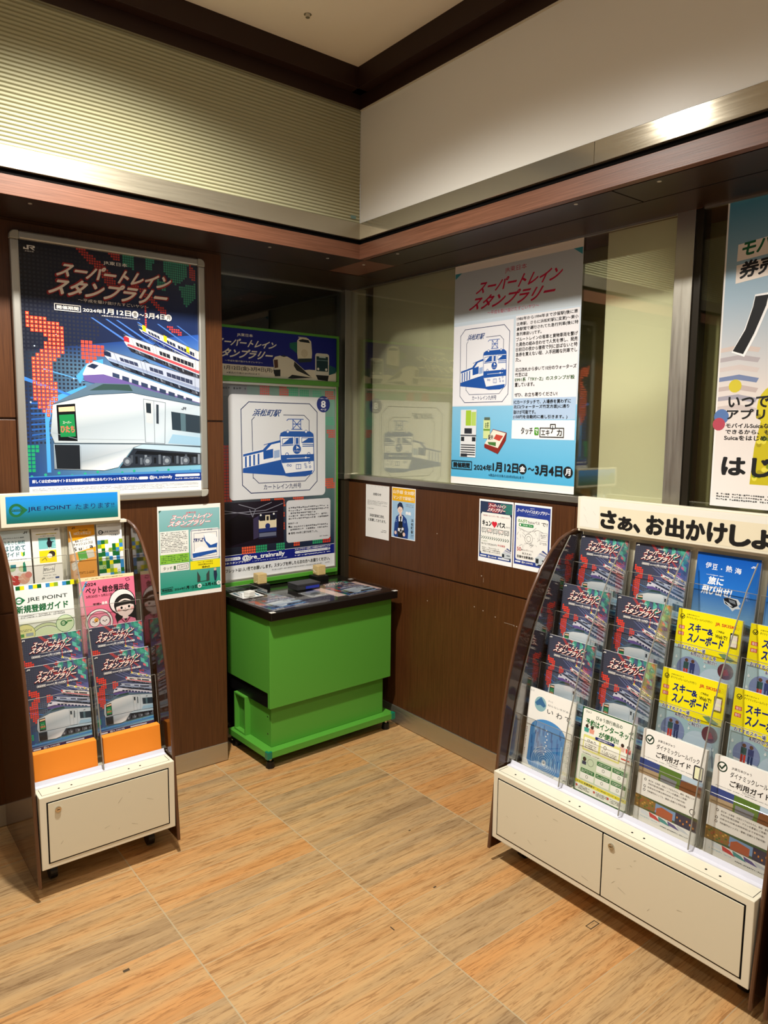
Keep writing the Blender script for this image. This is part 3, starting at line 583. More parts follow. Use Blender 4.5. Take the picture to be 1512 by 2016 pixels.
def b_machirail(p):
    p.rect(0, 0, 1, 1, '#f5f1e6'); p.up(); jr(p, .80, .02, .93, .05, '#3a3a3a'); p.rect(.15, .095, .88, .11, '#f2e26a'); p.rect(.22, .17, .82, .37, '#7cc4c4'); p.rect(.22, .40, .82, .62, '#f6d81c'); p.up()
    p.fine(.15, .09, .88, .115, 1, '#3a3a30', .5, False); p.fine(.3, .13, .8, .15, 1, '#6a6a60')
    p.disc(.59, .20, .05, '#2c2a2e', 14); p.poly([(.54, .22), (.64, .22), (.70, .26), (.66, .35), (.54, .35), (.50, .27)], '#24222a'); p.line([(.62, .25), (.74, .25)], .03, '#24222a'); p.line([(.56, .35), (.56, .37)], .025, '#f0e0d0'); p.line([(.63, .35), (.63, .37)], .025, '#f0e0d0')
    for y in (.22, .28, .34): p.line([(.74, y), (.82, y)], .01, '#d8eeee')
    p.disc(.66, .47, .12, '#3a3028', 18); p.disc(.58, .50, .09, '#f6e2cc', 16); p.line([(.30, .57), (.42, .53), (.46, .58)], .02, '#3a3028')
    p.line([(.34, .68), (.74, .66), (.70, .79), (.30, .81)], .012, '#3a3a3a', True); p.text('まちレール', .35, .715, .69, .765, '#2a2a2a', .03); p.fine(.3, .84, .75, .86, 1, '#5a5a5a'); jr(p, .24, .88, .34, .91, '#3a3a3a'); p.rect(.72, .885, .86, .915, '#2c4a86'); p.fine(.42, .89, .68, .91, 1, '#4a4a4a', .5, False)
def b_suica(p):
    p.rect(0, 0, 1, .50, '#f6a61c'); p.rect(0, .50, 1, 1, '#e8a04a'); p.up(); jr(p, .16, .03, .28, .065, '#3a3020'); p.text('使えるお店約', .42, .09, .74, .115, '#3a2c10', .03); p.text('160万ヵ所以上!', .22, .125, .86, .185, '#fdf3d8', .02)
    p.poly([(0, .31), (1, .20), (1, .42), (0, .53)], '#fbf6ec'); p.up()
    p.text('簡単 スピーディー', .24, .28, .84, .325, INK, .025, 0, -.03); p.text('キャッシュレスは', .17, .335, .90, .39, INK, .025, 0, -.03); p.text('S u', .18, .415, .47, .475, INK, .03, 0, -.01); p.text('i c', .52, .40, .72, .455, '#c8c0b0', .01, 0, -.01); p.text('a', .78, .395, .90, .44, INK, .03)
    p.poly([(.30, .50), (.62, .48), (.68, .63), (.36, .66)], '#5ea24c'); p.poly([(.62, .48), (.90, .47), (.94, .61), (.68, .63)], '#c9c4b4'); p.up(); p.text('Suica', .38, .615, .62, .65, '#cfe4c0', .01)
    p.poly([(.05, .70), (.30, .64), (.36, .66), (.22, .74), (.30, .78), (.12, .84), (.05, .80)], '#f4ead8'); p.line([(.1, .72), (.3, .67)], .01, '#5a4a3a'); p.line([(.12, .77), (.27, .73)], .01, '#5a4a3a'); p.fine(.2, .86, .92, .91, 2, '#6a4a20')
def b_guide_mosaic(p):
    p.rect(0, 0, 1, 1, '#f7f7f2'); p.up(); p.fine(.06, .03, .45, .045, 1, '#4a4a4a'); leaf_mark(p, .15, .155, .09, '#2f3a38'); p.text('JRE POINT', .30, .135, .86, .175, '#2a3a44', .015); p.text('ご利用案内', .48, .20, .86, .235, '#2a3a44', .02)
    rnd = random.Random(4)
    for j in range(9):
        for i in range(7):
            c = rnd.choice(MOS + (['#ffffff'] * 3 if j < 2 else ['#a9c48a', '#ffffff']))
            p.rect(i / 7, .30 + j * .078, (i + 1) / 7, .30 + (j + 1) * .078, c)
    p.up()
    for x, y in ((.1, .34), (.45, .50), (.85, .53), (.32, .66), (.2, .82), (.78, .9)): p.ring(x, y, .05, .015, '#6b7a2a', 14)
def b_pet(p):
    p.rect(0, 0, 1, .045, '#f3dfae'); p.rect(0, .045, 1, 1, '#f27a96'); p.up(); p.fine(.12, .012, .80, .034, 1, '#7a5a30', .5, False)
    for i, c in enumerate(('#f4d34a', '#7ac48a', '#6aa4dc')): p.poly([(0, .20 + i * .02), (.12, .05), (.16, .05), (0, .22 + i * .02)], c)
    p.text('2024', .10, .075, .30, .115, INK, .03); p.text('ペット総合展示会', .11, .13, .90, .215, INK, .035); p.text('3月20日', .11, .235, .31, .268, INK, .025); p.text('〜', .33, .245, .36, .258, INK, .03); p.text('3月21日', .38, .235, .57, .268, INK, .025); p.text('さいたまスーパーアリーナ', .62, .232, .90, .255, INK, .015); p.text('笑顔×', .22, .34, .37, .375, INK, .02); p.text('発見', .38, .335, .48, .375, '#fdf6f0', .04)
    p.line([(.84, .07), (.90, .06), (.92, .09), (.86, .10)], .008, INK, True)
    # girl in a hat
    p.push(.05, .01, 1.05, .69)
    p.disc(.70, .53, .245, INK, 30); p.poly([(.60, .66), (.55, .80), (.60, 1), (.95, 1), (.95, .62)], '#2a2826'); p.up(); p.disc(.70, .525, .228, '#fdf3ee', 30); p.up()
    p.disc(.745, .59, .200, INK, 30); p.up(); p.disc(.745, .60, .188, '#2a2826', 30); p.up(); p.disc(.745, .645, .165, '#fbe6dc', 28); p.poly([(.70, .78), (.78, .76), (.80, .86), (.68, .86)], '#fbe6dc'); p.up()
    p.poly([(.57, .62), (.60, .54), (.74, .50), (.88, .53), (.93, .62), (.84, .585), (.66, .60)], '#2a2826'); p.disc(.68, .645, .022, INK, 14, .026); p.disc(.82, .635, .022, INK, 14, .026); p.disc(.63, .68, .03, '#f6b8b0', 12); p.disc(.88, .67, .03, '#f6b8b0', 12); p.line([(.70, .700), (.75, .715), (.80, .695)], .010, INK); p.line([(.745, .655), (.755, .668), (.74, .67)], .006, INK)
    p.poly([(.60, .90), (.70, .84), (.74, .92), (.80, .83), (.92, .88), (.95, 1), (.58, 1)], '#e88aa4'); p.line([(.66, .86), (.735, .95), (.82, .85)], .02, '#7a2a3a')
    # basket of two small animals
    p.ring(.26, .86, .25, .05, INK, 30); p.up(); p.ring(.26, .86, .24, .03, '#fdf6f0', 30); p.disc(.26, .86, .2, '#f49ab0', 26); p.up()
    for cx, c2 in ((.18, '#f0b04a'), (.36, '#fdf8f2')):
        p.disc(cx, .84, .095, INK, 22); p.up(); p.disc(cx, .84, .086, '#fdf8f2', 22); p.up(); p.disc(cx + .03, .81, .04, c2, 14); p.up()
        for dx in (-.03, .03): p.disc(cx + dx, .835, .011, INK, 10)
        p.disc(cx, .852, .012, '#6a4a3a', 10)
    p.pop()
def b_izu(p):
    p.rect(0, 0, 1, .42, '#1256b8', '#2a78d0'); p.rect(0, .42, 1, .74, '#2a78d0', '#8cc0e6'); p.poly([(0, .74), (1, .72), (1, 1), (0, 1)], None, ['#a8b8c4', '#b8c4cc', '#5a5a5e', '#4a4a50']); p.up()
    p.text('伊', .15, .105, .245, .17, '#ffffff', .01); p.text('豆', .26, .115, .345, .178, '#ffffff', .01); p.disc(.41, .16, .01, '#ffffff', 10); p.text('熱', .48, .11, .575, .18, '#ffffff', .01); p.text('海', .62, .12, .72, .185, '#ffffff', .01); jr(p, .86, .075, .92, .10, '#eef2f8')
    p.fine(.18, .232, .46, .25, 1, '#eef4fa'); p.text('旅に', .22, .26, .46, .345, '#ffffff', .035, .01); p.text('飛び出せ!', .13, .36, .60, .46, '#ffffff', .035, .02)
    p.poly([(.0, .76), (.12, .74), (.2, .72), (.26, .69), (.30, .685), (.35, .715), (.42, .73), (.6, .73), (.8, .705), (1, .725), (1, .80), (0, .82)], '#3c4a40'); p.poly([(.5, .48), (.56, .455), (.72, .46), (.77, .50), (.74, .53), (.78, .56), (.70, .57), (.66, .60), (.60, .56), (.52, .53)], '#eef2f4'); p.up()
    p.poly([(.50, .475), (.56, .46), (.70, .475), (.73, .53), (.66, .565), (.54, .53)], '#20242a'); p.poly([(.5, .80), (.66, .74), (.9, .76), (1, .83), (.7, .85)], '#5a4a3e'); p.up(); p.poly([(.58, .475), (.68, .485), (.70, .52), (.60, .505)], '#8a929a'); p.poly([(.52, .50), (.60, .52), (.66, .55), (.60, .545)], '#e8ecee')
    for i in range(30): p.rect(i / 30, .86 + (i * 7 % 5) * .02, (i + .6) / 30, .88 + (i * 7 % 5) * .02, ['#b06a4a', '#d8c8b0', '#7a4a3a'][i % 3])
def b_ski(p):
    p.rect(0, 0, 1, .50, '#f4e618'); p.poly([(0, .40), (.5, .50), (1, .46), (1, 1), (0, 1)], None, ['#b9d4dc', '#a8ccd8', '#b4d0da', '#cfe0e4', '#c4dade']); p.up()
    p.ring(.075, .085, .04, .010, INK, 18); p.line([(.055, .085), (.075, .10), (.10, .07)], .012, INK); p.text('JR東日本びゅう', .14, .045, .34, .062, INK, .01); p.text('ダイナミックレールパックで行く!', .14, .072, .55, .098, INK, .015); p.text('JR SKISKI', .60, .075, .91, .115, '#c8352a', .03)
    p.rect(.035, .185, .13, .225, '#d8453a'); p.rect(.035, .255, .13, .295, '#d8453a'); p.text('スキー', .19, .14, .49, .225, NAVY, .04, .01); p.text('&', .50, .165, .58, .225, NAVY, .04); p.text('スノーボード', .20, .25, .75, .345, NAVY, .045, .01); p.text('ご予約は', .63, .155, .75, .178, INK, .015); p.text('Webで!', .62, .20, .80, .24, INK, .02)
    p.rrect(.84, .15, .965, .315, .015, '#2a2c34'); p.text('おすすめスキー場', .06, .395, .50, .438, '#ffffff', .10); p.text('&周辺ホテルを', .28, .445, .68, .488, '#ffffff', .10); p.text('ご紹介!', .50, .495, .69, .535, '#ffffff', .10); p.up()
    p.text('宿泊', .048, .19, .118, .22, '#ffe9e0', .02); p.text('割引', .048, .26, .118, .29, '#ffe9e0', .02); p.rect(.855, .17, .95, .295, '#eef0e8'); p.text('おすすめスキー場', .06, .395, .50, .438, NAVY, .02); p.text('&周辺ホテルを', .28, .445, .68, .488, NAVY, .02); p.text('ご紹介!', .50, .495, .69, .535, NAVY, .02)
    p.disc(.27, .65, .19, '#8a98c4', 26); p.disc(.68, .74, .23, '#c8dcec', 28); p.disc(.84, .57, .12, '#6a3a44', 22); p.poly([(.70, .40), (.80, .385), (.95, .43), (.90, .46), (.78, .44)], '#6f8f6a'); p.up()
    p.poly([(.10, .70), (.44, .72), (.42, .78), (.30, .83), (.12, .78)], '#eef2f6'); p.poly([(.02, .80), (.12, .77), (.30, .83), (.26, .92), (.05, .90)], '#7a5648')
    for x, c1, c2 in ((.23, '#3a5a58', '#d8402c'), (.33, '#3a4478', '#2c3a66')): p.disc(x, .555, .028, '#6a4a3a', 12); p.rect(x - .04, .575, x + .04, .65, c1); p.rect(x - .035, .65, x - .004, .735, c2); p.rect(x + .006, .65, x + .037, .735, c2)
    for x, c1 in ((.56, '#d8dce4'), (.66, '#e8c8c8'), (.76, '#d8a82a'), (.16, '#c8342a')): y = .77 if x > .2 else .83; p.disc(x, y, .026, '#e8d8cc', 12); p.poly([(x - .04, y + .03), (x + .04, y + .03), (x + .05, y + .12), (x - .05, y + .12)], c1)
    p.line([(.90, .70), (.94, .90)], .012, '#3a5a8a'); p.poly([(.80, .56), (.86, .54), (.90, .60), (.82, .62)], '#a8433c'); p.rect(0, .93, 1, 1, '#dfe8e6')
    for x, y in ((.06, .55), (.05, .67), (.52, .58), (.92, .72)): p.poly([(x, y - .03), (x + .02, y), (x, y + .012), (x - .02, y)], '#eef6f8')
def b_dynamic(p):
    p.rect(0, 0, 1, 1, '#f6f4ee'); p.up(); p.ring(.12, .10, .072, .018, '#1f3a2c', 24); p.line([(.085, .10), (.115, .118), (.155, .075)], .022, '#1f3a2c'); p.text('JR東日本びゅう', .25, .065, .52, .095, INK, .015); p.text('ダイナミックレールパック', .24, .115, .91, .17, INK, .015); p.text('ご利用ガイド', .25, .20, .79, .26, INK, .03); p.text('GUIDE', .43, .268, .60, .282, '#6a6a6a', .01); p.fine(.06, .29, .96, .305, 1, '#5a5a5a', .5, False); p.rrect(.84, .185, .985, .335, .02, '#2a2c34')
    p.poly([(0, .32), (1, .34), (1, .505), (0, .49)], '#3a4a86'); p.rect(0, .505, 1, .74, '#f6f4ee'); p.rect(0, .72, 1, .95, '#3f5a3a'); p.up(); p.rect(.86, .20, .965, .32, '#eff0c8')
    p.poly([(0, .42), (.33, .42), (.33, .49), (0, .49)], '#b09a7a'); p.poly([(.33, .325), (.68, .335), (.66, .50), (.33, .495)], '#5a7a34'); p.poly([(.68, .335), (1, .34), (1, .39), (.68, .39)], '#b8cede'); p.poly([(.68, .40), (1, .38), (1, .505), (.66, .50)], '#7a4a2c'); p.poly([(.36, .42), (.62, .43), (.60, .50), (.36, .49)], '#7d828a')
    p.text('東日本・北海道・北陸エリアはもちろん、関西・東海エリアも', .18, .525, .93, .545, INK, .01); p.text('予約可能!宿泊施設・プランを豊富にご用意!', .18, .56, .80, .58, INK, .01); p.text('出発当日(列車出発時刻前)まで予約可能!', .18, .60, .78, .62, INK, .01); p.text('予約操作はシンプル・簡単!1名様から予約可能!', .18, .64, .80, .66, INK, .01)
    for y in (.535, .61, .65): p.ring(.13, y, .02, .007, INK, 12)
    p.ring(.90, .67, .045, .01, INK, 16); p.poly([(0, .72), (.34, .74), (.34, .84), (0, .86)], '#8a6a34'); p.poly([(.34, .74), (.66, .75), (.66, .84), (.34, .84)], '#7a9cc4'); p.poly([(.36, .79), (.44, .76), (.62, .78), (.62, .86), (.36, .86)], '#b05a3a'); p.poly([(.66, .74), (1, .75), (1, .88), (.66, .86)], '#2a2e4a'); p.poly([(0, .86), (1, .87), (1, 1), (0, 1)], '#eceae4'); p.up()
    for i in range(16): p.rect((i * .37) % .33, .74 + (i % 5) * .02, (i * .37) % .33 + .03, .755 + (i % 5) * .02, ['#c89a4a', '#4a6a2c', '#a8543a'][i % 3])
    for i in range(5): p.poly([(.10 + i * .15, .86 + i * .004), (.22 + i * .15, .875 + i * .004), (.30 + i * .15, .92), (.12 + i * .15, .91)], ['#d8dce0', '#c8342a', '#3f8f8a', '#5a4a86', '#c8ccd0'][i])
    for i in range(6): p.rect(.68 + (i * .05), .78 + (i % 3) * .02, .70 + (i * .05), .80 + (i % 3) * .02, '#d88a3a')
    p.fine(.45, .945, .9, .965, 1, '#4a4a4a', .5, False); p.fine(.08, .93, .4, .945, 1, '#7ab0c8')
def b_iwate(p):
    p.rect(0, 0, 1, 1, '#f7f5ee'); p.up(); p.fine(.02, .02, .10, .045, 2, '#5a6a70'); p.disc(.26, .17, .13, '#8fb8c0', 22); p.text('きっと', .42, .085, .52, .105, '#3a4a52', .005); p.text('知らない冬がある', .42, .135, .92, .16, '#3a4a52', .0); p.text('い', .42, .20, .55, .25, '#2a2f34', .01); p.text('わ', .62, .195, .74, .265, '#2a2f34', .01); p.text('て', .80, .205, .92, .265, '#2a2f34', .01); p.ring(.97, .28, .02, .007, '#2a2f34', 12)
    arch = [(.16, .96), (.10, .90), (.10, .50)] + [(.485 - .385 * math.cos(math.radians(a)), .50 - .165 * math.sin(math.radians(a))) for a in range(10, 180, 10)] + [(.87, .50), (.87, .90), (.81, .96)]
    p.poly(arch, '#4a8fce'); p.up(); p.poly([(.14, .17), (.26, .08), (.38, .17), (.34, .20), (.26, .18), (.18, .20)], '#3f6f9c'); rnd = random.Random(3)
    for i in range(46):
        x = .14 + rnd.random() * .66; y = .40 + rnd.random() * .42; l = .05 + rnd.random() * .12; w_ = .012 + rnd.random() * .02
        p.poly([(x, y), (x + w_, y), (x + w_ * .6 + .01, y + l), (x + w_ * .2, y + l * .9)], rnd.choice(['#2a6ab4', '#7fb4e0', '#3a80c4', '#a8cdea', '#1f5a9c']))
    p.up()
    for i in range(14): a = rnd.random() * 2 * PI; p.ring(.48, .86, .06 + i * .018, .006, ['#bfdcf0', '#3a7fc0'][i % 2], 24)
    p.up(); p.disc(.48, .86, .045, '#f4f8fa', 18)
    for i in range(9): p.disc(.46 + (i % 2) * .03, .46 + i * .037, .014, '#eef6fc', 8)
    p.up(); p.rect(.465, .845, .475, .875, '#2a3a4a'); p.rect(.485, .845, .495, .875, '#2a3a4a'); p.fine(.02, .5, .06, .86, 16, '#a86a5a', .5); p.fine(.93, .48, .97, .80, 16, '#8a929a', .5); p.fine(.2, .972, .7, .982, 1, '#7a828a'); jr(p, .90, .955, .97, .98, '#3a3a3a')
def b_view(p):
    p.rect(0, 0, 1, 1, '#1d5a34'); p.up(); p.rrect(.02, .015, .98, .985, .03, '#f5f6ea'); p.up()
    jr(p, .88, .10, .96, .13, '#2f6a3c'); p.text('びゅう', .07, .035, .17, .06, '#2a3a34', .02); p.text('びゅう旅行商品の', .27, .06, .76, .105, '#2a4a34', .02); p.text('予約はインターネット', .09, .125, .97, .20, '#1d6a34', .035); p.text('が便利!!', .36, .225, .72, .29, '#1d6a34', .035)
    for x, c in ((.12, '#4aa89a'), (.22, '#e8a08a'), (.80, '#e8c0b0'), (.91, '#d8483a')): y = .235 if x < .5 else .30; p.disc(x, y - .02, .03, '#3a2a24', 12); p.poly([(x - .05, y), (x + .05, y), (x + .04, y + .05), (x - .04, y + .05)], c)
    p.rrect(.08, .315, .78, .50, .02, '#e6e48a'); p.rrect(.08, .545, .97, .85, .02, '#cfe2c4'); p.rect(.02, .86, .98, .90, '#f2e41a'); p.rrect(.30, .30, .66, .335, .015, NAVY); p.up()
    p.rrect(.10, .345, .38, .48, .015, '#fbfbee'); p.rrect(.42, .345, .76, .48, .015, '#fbfbee'); p.text('JR東日本国内ツアー', .35, .308, .61, .328, '#ffffff', .02)
    for i in range(3):
        for j in range(2):
            if i == 0 and j == 0: continue
            x = .10 + i * .29; y = .565 + j * .145; p.rrect(x, y, x + .265, y + .125, .012, '#fbfdf6'); p.rrect(x, y, x + .265, y + .05, .012, '#1d7a44')
    p.disc(.15, .60, .035, '#2a2624', 14); p.rect(.11, .625, .19, .665, '#2a3a5a'); p.ring(.27, .62, .06, .006, '#5a6a5a', 18); p.up()
    p.text('びゅう', .16, .36, .32, .395, '#2a2a2a', .02); p.ring(.50, .385, .03, .008, INK, 14); p.fine(.13, .41, .35, .47, 3, '#5a5a4a'); p.fine(.45, .42, .73, .47, 3, '#5a5a4a'); p.fine(.1, .52, .45, .54, 1, '#4a6a4a'); p.rect(.80, .42, .95, .435, '#d8483a'); p.fine(.80, .525, .93, .545, 1, '#5a6a4a')
    for i in range(3):
        for j in range(2):
            if i == 0 and j == 0: continue
            x = .10 + i * .29; y = .565 + j * .145; p.fine(x + .02, y + .008, x + .245, y + .042, 2, '#e8f2e4'); p.ring(x + .13, y + .085, .025, .006, '#4a5a4a', 12)
    p.text('さらに! 会員登録で', .05, .868, .40, .89, INK, .02); p.fine(.45, .87, .95, .89, 1, '#6a6a2a')
    for x in (.06, .40, .66): p.disc(x, .93, .02, '#c8483a', 12); p.fine(x + .04, .915, x + .26, .965, 3, '#5a4a4a')
# ------------------------------------------------------------------ posters and notices
LW = (0, 0, 0); RW = (0, 0, -PI / 2)          # facing away from the left wall / the right wall
# framed poster on the left wall
fp = thing('framed_poster', 'large silver-framed night train poster on the brown wall above the blue sign', 'poster', (1.0, YL, 1.26))
X0, X1, Z0, Z1, fw = .627 - 1.0, 1.374 - 1.0, 1.238 - 1.26, 2.237 - 1.26, .030
fr = MB(); y0, y1 = -.026, -.002
for q in (((X0 + .03, Z0), (X1 - .03, Z0), (X1 - .03, Z0 + fw), (X0 + .03, Z0 + fw)), ((X0 + .03, Z1 - fw), (X1 - .03, Z1 - fw), (X1 - .03, Z1), (X0 + .03, Z1)), ((X0, Z0 + .03), (X0 + fw, Z0 + .03), (X0 + fw, Z1 - .03), (X0, Z1 - .03)), ((X1 - fw, Z0 + .03), (X1, Z0 + .03), (X1, Z1 - .03), (X1 - fw, Z1 - .03))):
    fr.prism(q, 'y', y0, y1)
fr.build('frame', ALU, fp, bevel=.006)
for sx, cx in ((1, X0), (-1, X1)):
    for sz, cz in ((1, Z0), (-1, Z1)):
        pts = [(cx + sx * .031, cz), (cx + sx * .031, cz + sz * .029), (cx + sx * .029, cz + sz * .031), (cx, cz + sz * .031)]
        pts += [(cx + sx * .02 * (1 - math.cos(math.radians(a))) , cz + sz * .02 * (1 - math.sin(math.radians(a)))) for a in (0, 22, 45, 67, 90)]
        MB().prism(pts, 'y', y0 - .001, y1).build('corner_cap', ALUCAP, fp, bevel=.003)
p = Print(X1 - X0 - 2 * fw + .004, Z1 - Z0 - 2 * fw + .004); art_train(p); p.up(); art_train_text(p); p.up(); art_train_foot(p)
p.build('poster_print', GLOSSY, fp, (X0 + fw - .002, -.012, Z1 - fw + .002), back=.004)

# teal A3 notice on the left wall
p = Print(.288, .401); p.rect(.02, .045, .985, .953, '#8fc0c4', '#1d9a80'); p.up()
p.poly([(.02, .045), (.065, .045), (.02, .075)], '#1d5a50')
p.text('JR東日本', .44, .075, .60, .095, '#e0566a', .03); title(p, '#fdf4f2', (.205, .105, .835, .150, .035, 0), (.158, .168, .80, .218, .045, 0), '#e0566a'); p.text('〜平成を駆け抜けたすごいヤツ〜', .34, .228, .70, .240, '#e0566a', .01)
p.rect(.03, .27, .475, .52, '#f2f2ea'); p.rect(.025, .52, .478, .62, '#8cc63f'); p.rect(.025, .625, .478, .708, '#f2f2ea'); p.rrect(.50, .270, .985, .615, .05, '#f4f4f0'); p.rect(.493, .62, .982, .715, '#f4e61c'); p.up()
p.fine(.045, .28, .46, .50, 12, '#3a3f3c'); p.fine(.045, .53, .45, .612, 4, '#2a5a2a'); p.text('タッチ', .07, .65, .21, .685, INK, .01); p.rect(.23, .648, .265, .69, '#5a7a5a'); p.line([(.29, .645), (.46, .64), (.46, .69), (.29, .695)], .006, INK, True); p.text('エキナカ', .31, .652, .44, .682, INK, .01)
p.line([(.52, .285), (.97, .285), (.97, .60), (.52, .60)], .007, NAVY, True); p.line([(.56, .315), (.93, .315), (.93, .575), (.56, .575)], .005, NAVY, True); p.text('ウォーターズ竹芝', .63, .278, .86, .295, INK, .01); p.text('TRY-Z', .535, .375, .70, .41, NAVY, .04, .02)
p.poly([(.72, .33), (.80, .325), (.92, .35), (.95, .42), (.93, .47), (.82, .475), (.74, .42)], '#fbfcfe'); p.poly([(.72, .34), (.75, .41), (.83, .46), (.94, .44), (.93, .49), (.80, .49), (.72, .40)], SB); p.poly([(.53, .535), (.92, .515), (.93, .545), (.54, .585)], SB); p.poly([(.54, .535), (.60, .48), (.68, .46), (.76, .49), (.92, .515)], '#fbfcfe')
p.text('ウォーターズ竹芝は', .61, .632, .86, .648, '#6a5a10', .02); p.text('浜松町駅北口から', .62, .657, .86, .675, '#6a5a10', .02); p.text('徒歩6分', .68, .685, .81, .707, '#4a3a10', .03)
for s in (0, 1): x = .60 + s * .15; p.poly([(x + .05 * s, .735), (x + .02 + .03 * s, .76), (x + .05, .80), (x + .05, .855), (x, .86), (x, .78)], '#3a4440')
p.line([(.62, .856), (.79, .850)], .008, '#2a4a40'); p.disc(.895, .735, .022, '#d8b8a0', 12); p.poly([(.87, .752), (.92, .75), (.93, .80), (.91, .865), (.885, .865), (.87, .80)], '#22304a')
p.line([(.025, .885), (.21, .875), (.21, .918), (.025, .928)], .005, '#17352c', True); p.text('開催期間', .045, .890, .195, .914, '#17352c', .03); p.text('2024年', .235, .892, .385, .918, '#122a24', .02); p.text('1月12日', .395, .885, .60, .918, '#122a24', .03); p.disc(.635, .90, .034, '#e8f4ee', 16); p.text('〜', .68, .895, .72, .905, '#122a24', .02); p.text('3月4日', .73, .878, .92, .912, '#122a24', .03); p.disc(.95, .892, .034, '#e8f4ee', 16); p.up()
p.text('金', .615, .888, .655, .912, INK, .02); p.text('月', .933, .880, .967, .904, INK, .02); p.fine(.36, .925, .72, .933, 1, '#0f5a48')
tag(p.build('wall_notice', PAPER, None, (1.152, YL - .0006, 1.203), LW, edge='#f0ede4', base='#f6f2ea'), 'teal stamp rally notice taped to the brown wall left of the green kiosk', 'notice')

# big stamp-rally poster on the window
p = Print(.696, .972); p.rect(0, 0, 1, .034, '#efe3d4'); p.rect(0, .034, 1, .255, '#b9bfc2', '#c6d0d6'); p.rect(0, .255, 1, .64, '#cfdde8'); p.rect(0, .64, 1, .968, '#8ccaea', '#4fb2de'); p.up()  # grey upper band puts the beam's shadow into the print colour
p.poly([(.005, .034), (.065, .034), (.005, .058)], '#3a8f9a'); p.poly([(.935, .034), (.995, .034), (.995, .062)], '#3a8f9a')
p.text('JR東日本', .432, .050, .602, .075, '#b8143c', .0); title(p, '#c01440', (.190, .090, .835, .140, .045, 0), (.132, .152, .785, .208, .060, 0), None, .03); p.text('〜平成を駆け抜けたすごいヤツ〜', .297, .222, .703, .239, '#c8305a', .0)
p.rect(.0, .272, .515, .637, '#f0f0f4'); p.rect(.532, .262, .992, .61, '#f4f2f4'); p.rect(.530, .610, .990, .70, '#b4cdea'); p.rect(.525, .703, .990, .782, '#fbfbfa'); p.up()
p.push(.0, .265, .535, .645); art_stamp(p); p.pop()
T1 = ['1985年から1994年まで汐留駅(後に恵', '比寿駅、さらに浜松町駅に変更)〜東小', '倉駅間で運行されてた急行列車(後に特', '急列車扱い)です。', 'ブルートレインの客車と貨物車両を繋げ', 'た異色の組み合わせで人気を博し、発売', '日前日の夜から徹夜で列に並ばないと特', '急券を買えない程、入手困難な列車でし', 'た。', None, '北口改札から歩いて10分のウォーターズ', '竹芝には', 'E991系「TRY−Z」のスタンプが設', '置しています。', None, 'ぜひ、お立ち寄りください!']
W1 = [.44, .445, .445, .19, .445, .445, .445, .445, .04, 0, .445, .095, .435, .15, 0, .32]
for i, (tx, w_) in enumerate(zip(T1, W1)):
    if tx: y = .268 + i * .0212; p.text(tx, .540, y, .540 + w_, y + .0165, INK if i != 12 else '#3a6a3a', .012)
for i, (tx, w_) in enumerate((('ICカードタッチで、入場券を買わずに', .42), ('北口(ウォーターズ竹芝方面)に通り', .41), ('抜けが可能です。', .17), ('(150円を自動的に差し引きます。)', .40))): y = .617 + i * .0212; p.text(tx, .536, y, .536 + w_, y + .0165, INK, .012)
p.text('タッチ', .600, .733, .690, .762, INK, .015); p.rrect(.703, .733, .735, .765, .006, '#4f9a2e'); p.line([(.745, .735), (.82, .735), (.82, .720), (.855, .720), (.855, .735), (.915, .735), (.915, .772), (.745, .772)], .005, INK, True); p.text('エキ', .755, .742, .815, .766, INK, .015); p.text('ナ', .82, .727, .852, .756, INK, .015); p.text('カ', .868, .740, .902, .766, INK, .015)
# ticket machine, tea can and station lunch box
p.rect(.083, .655, .226, .873, '#e6e8ea'); p.poly([(.30, .814), (.372, .742), (.487, .757), (.480, .792), (.417, .852), (.302, .826)], '#8c2a22'); p.rect(.289, .70, .347, .785, '#d6e4a0'); p.up()
p.rect(.13, .658, .178, .728, '#a8cc3a'); p.rect(.18, .665, .222, .728, '#bcd86a'); p.rect(.12, .740, .188, .765, '#2a2e36'); p.rect(.085, .770, .226, .777, '#5a5f66'); p.rect(.09, .78, .12, .80, '#22262c'); p.rect(.19, .78, .222, .80, '#22262c')
for i in range(5): p.rect(.09, .815 + i * .011, .22, .820 + i * .011, '#22262c')
p.rect(.09, .857, .15, .872, '#2a2e36'); p.rect(.295, .69, .343, .703, '#5a6a5a'); p.rect(.29, .742, .346, .750, '#6a9a3a'); p.poly([(.304, .808), (.374, .745), (.480, .760), (.418, .826)], '#f0ead8'); p.up()
p.text('お茶', .303, .712, .335, .738, '#2a4a2a', .02); p.poly([(.40, .765), (.46, .772), (.43, .795), (.38, .785)], '#c8483a'); p.text('駅弁', .335, .768, .375, .790, INK, .03); p.poly([(.33, .80), (.40, .80), (.40, .818), (.34, .812)], '#4a7a3a')
p.text('で', .708, .740, .730, .758, '#ffffff', .03)
p.line([(.008, .893), (.192, .893), (.192, .930), (.008, .930)], .006, '#1a3a4a', True); p.text('開催期間', .025, .900, .175, .923, INK, .035); p.text('2024年', .215, .902, .370, .930, INK, .02); p.text('1月12日', .38, .890, .585, .930, INK, .035); p.disc(.622, .911, .031, INK, 20); p.text('〜', .665, .904, .71, .915, INK, .02); p.text('3月4日', .72, .890, .915, .932, INK, .035); p.disc(.957, .912, .033, INK, 20); p.text('※賞品の引き換えは3月5日(火)まで', .346, .942, .635, .955, '#1a4a6a', .01); p.up()
p.text('金', .602, .899, .642, .923, '#ffffff', .03); p.text('月', .940, .899, .974, .925, '#ffffff', .03)
tag(p.build('window_poster', PAPER, None, (XR + .0014, 2.477, 2.264), RW, edge='#e8e4da', base='#f4f1ec'), 'blue poster with a blue locomotive drawing, stuck on the window', 'poster')

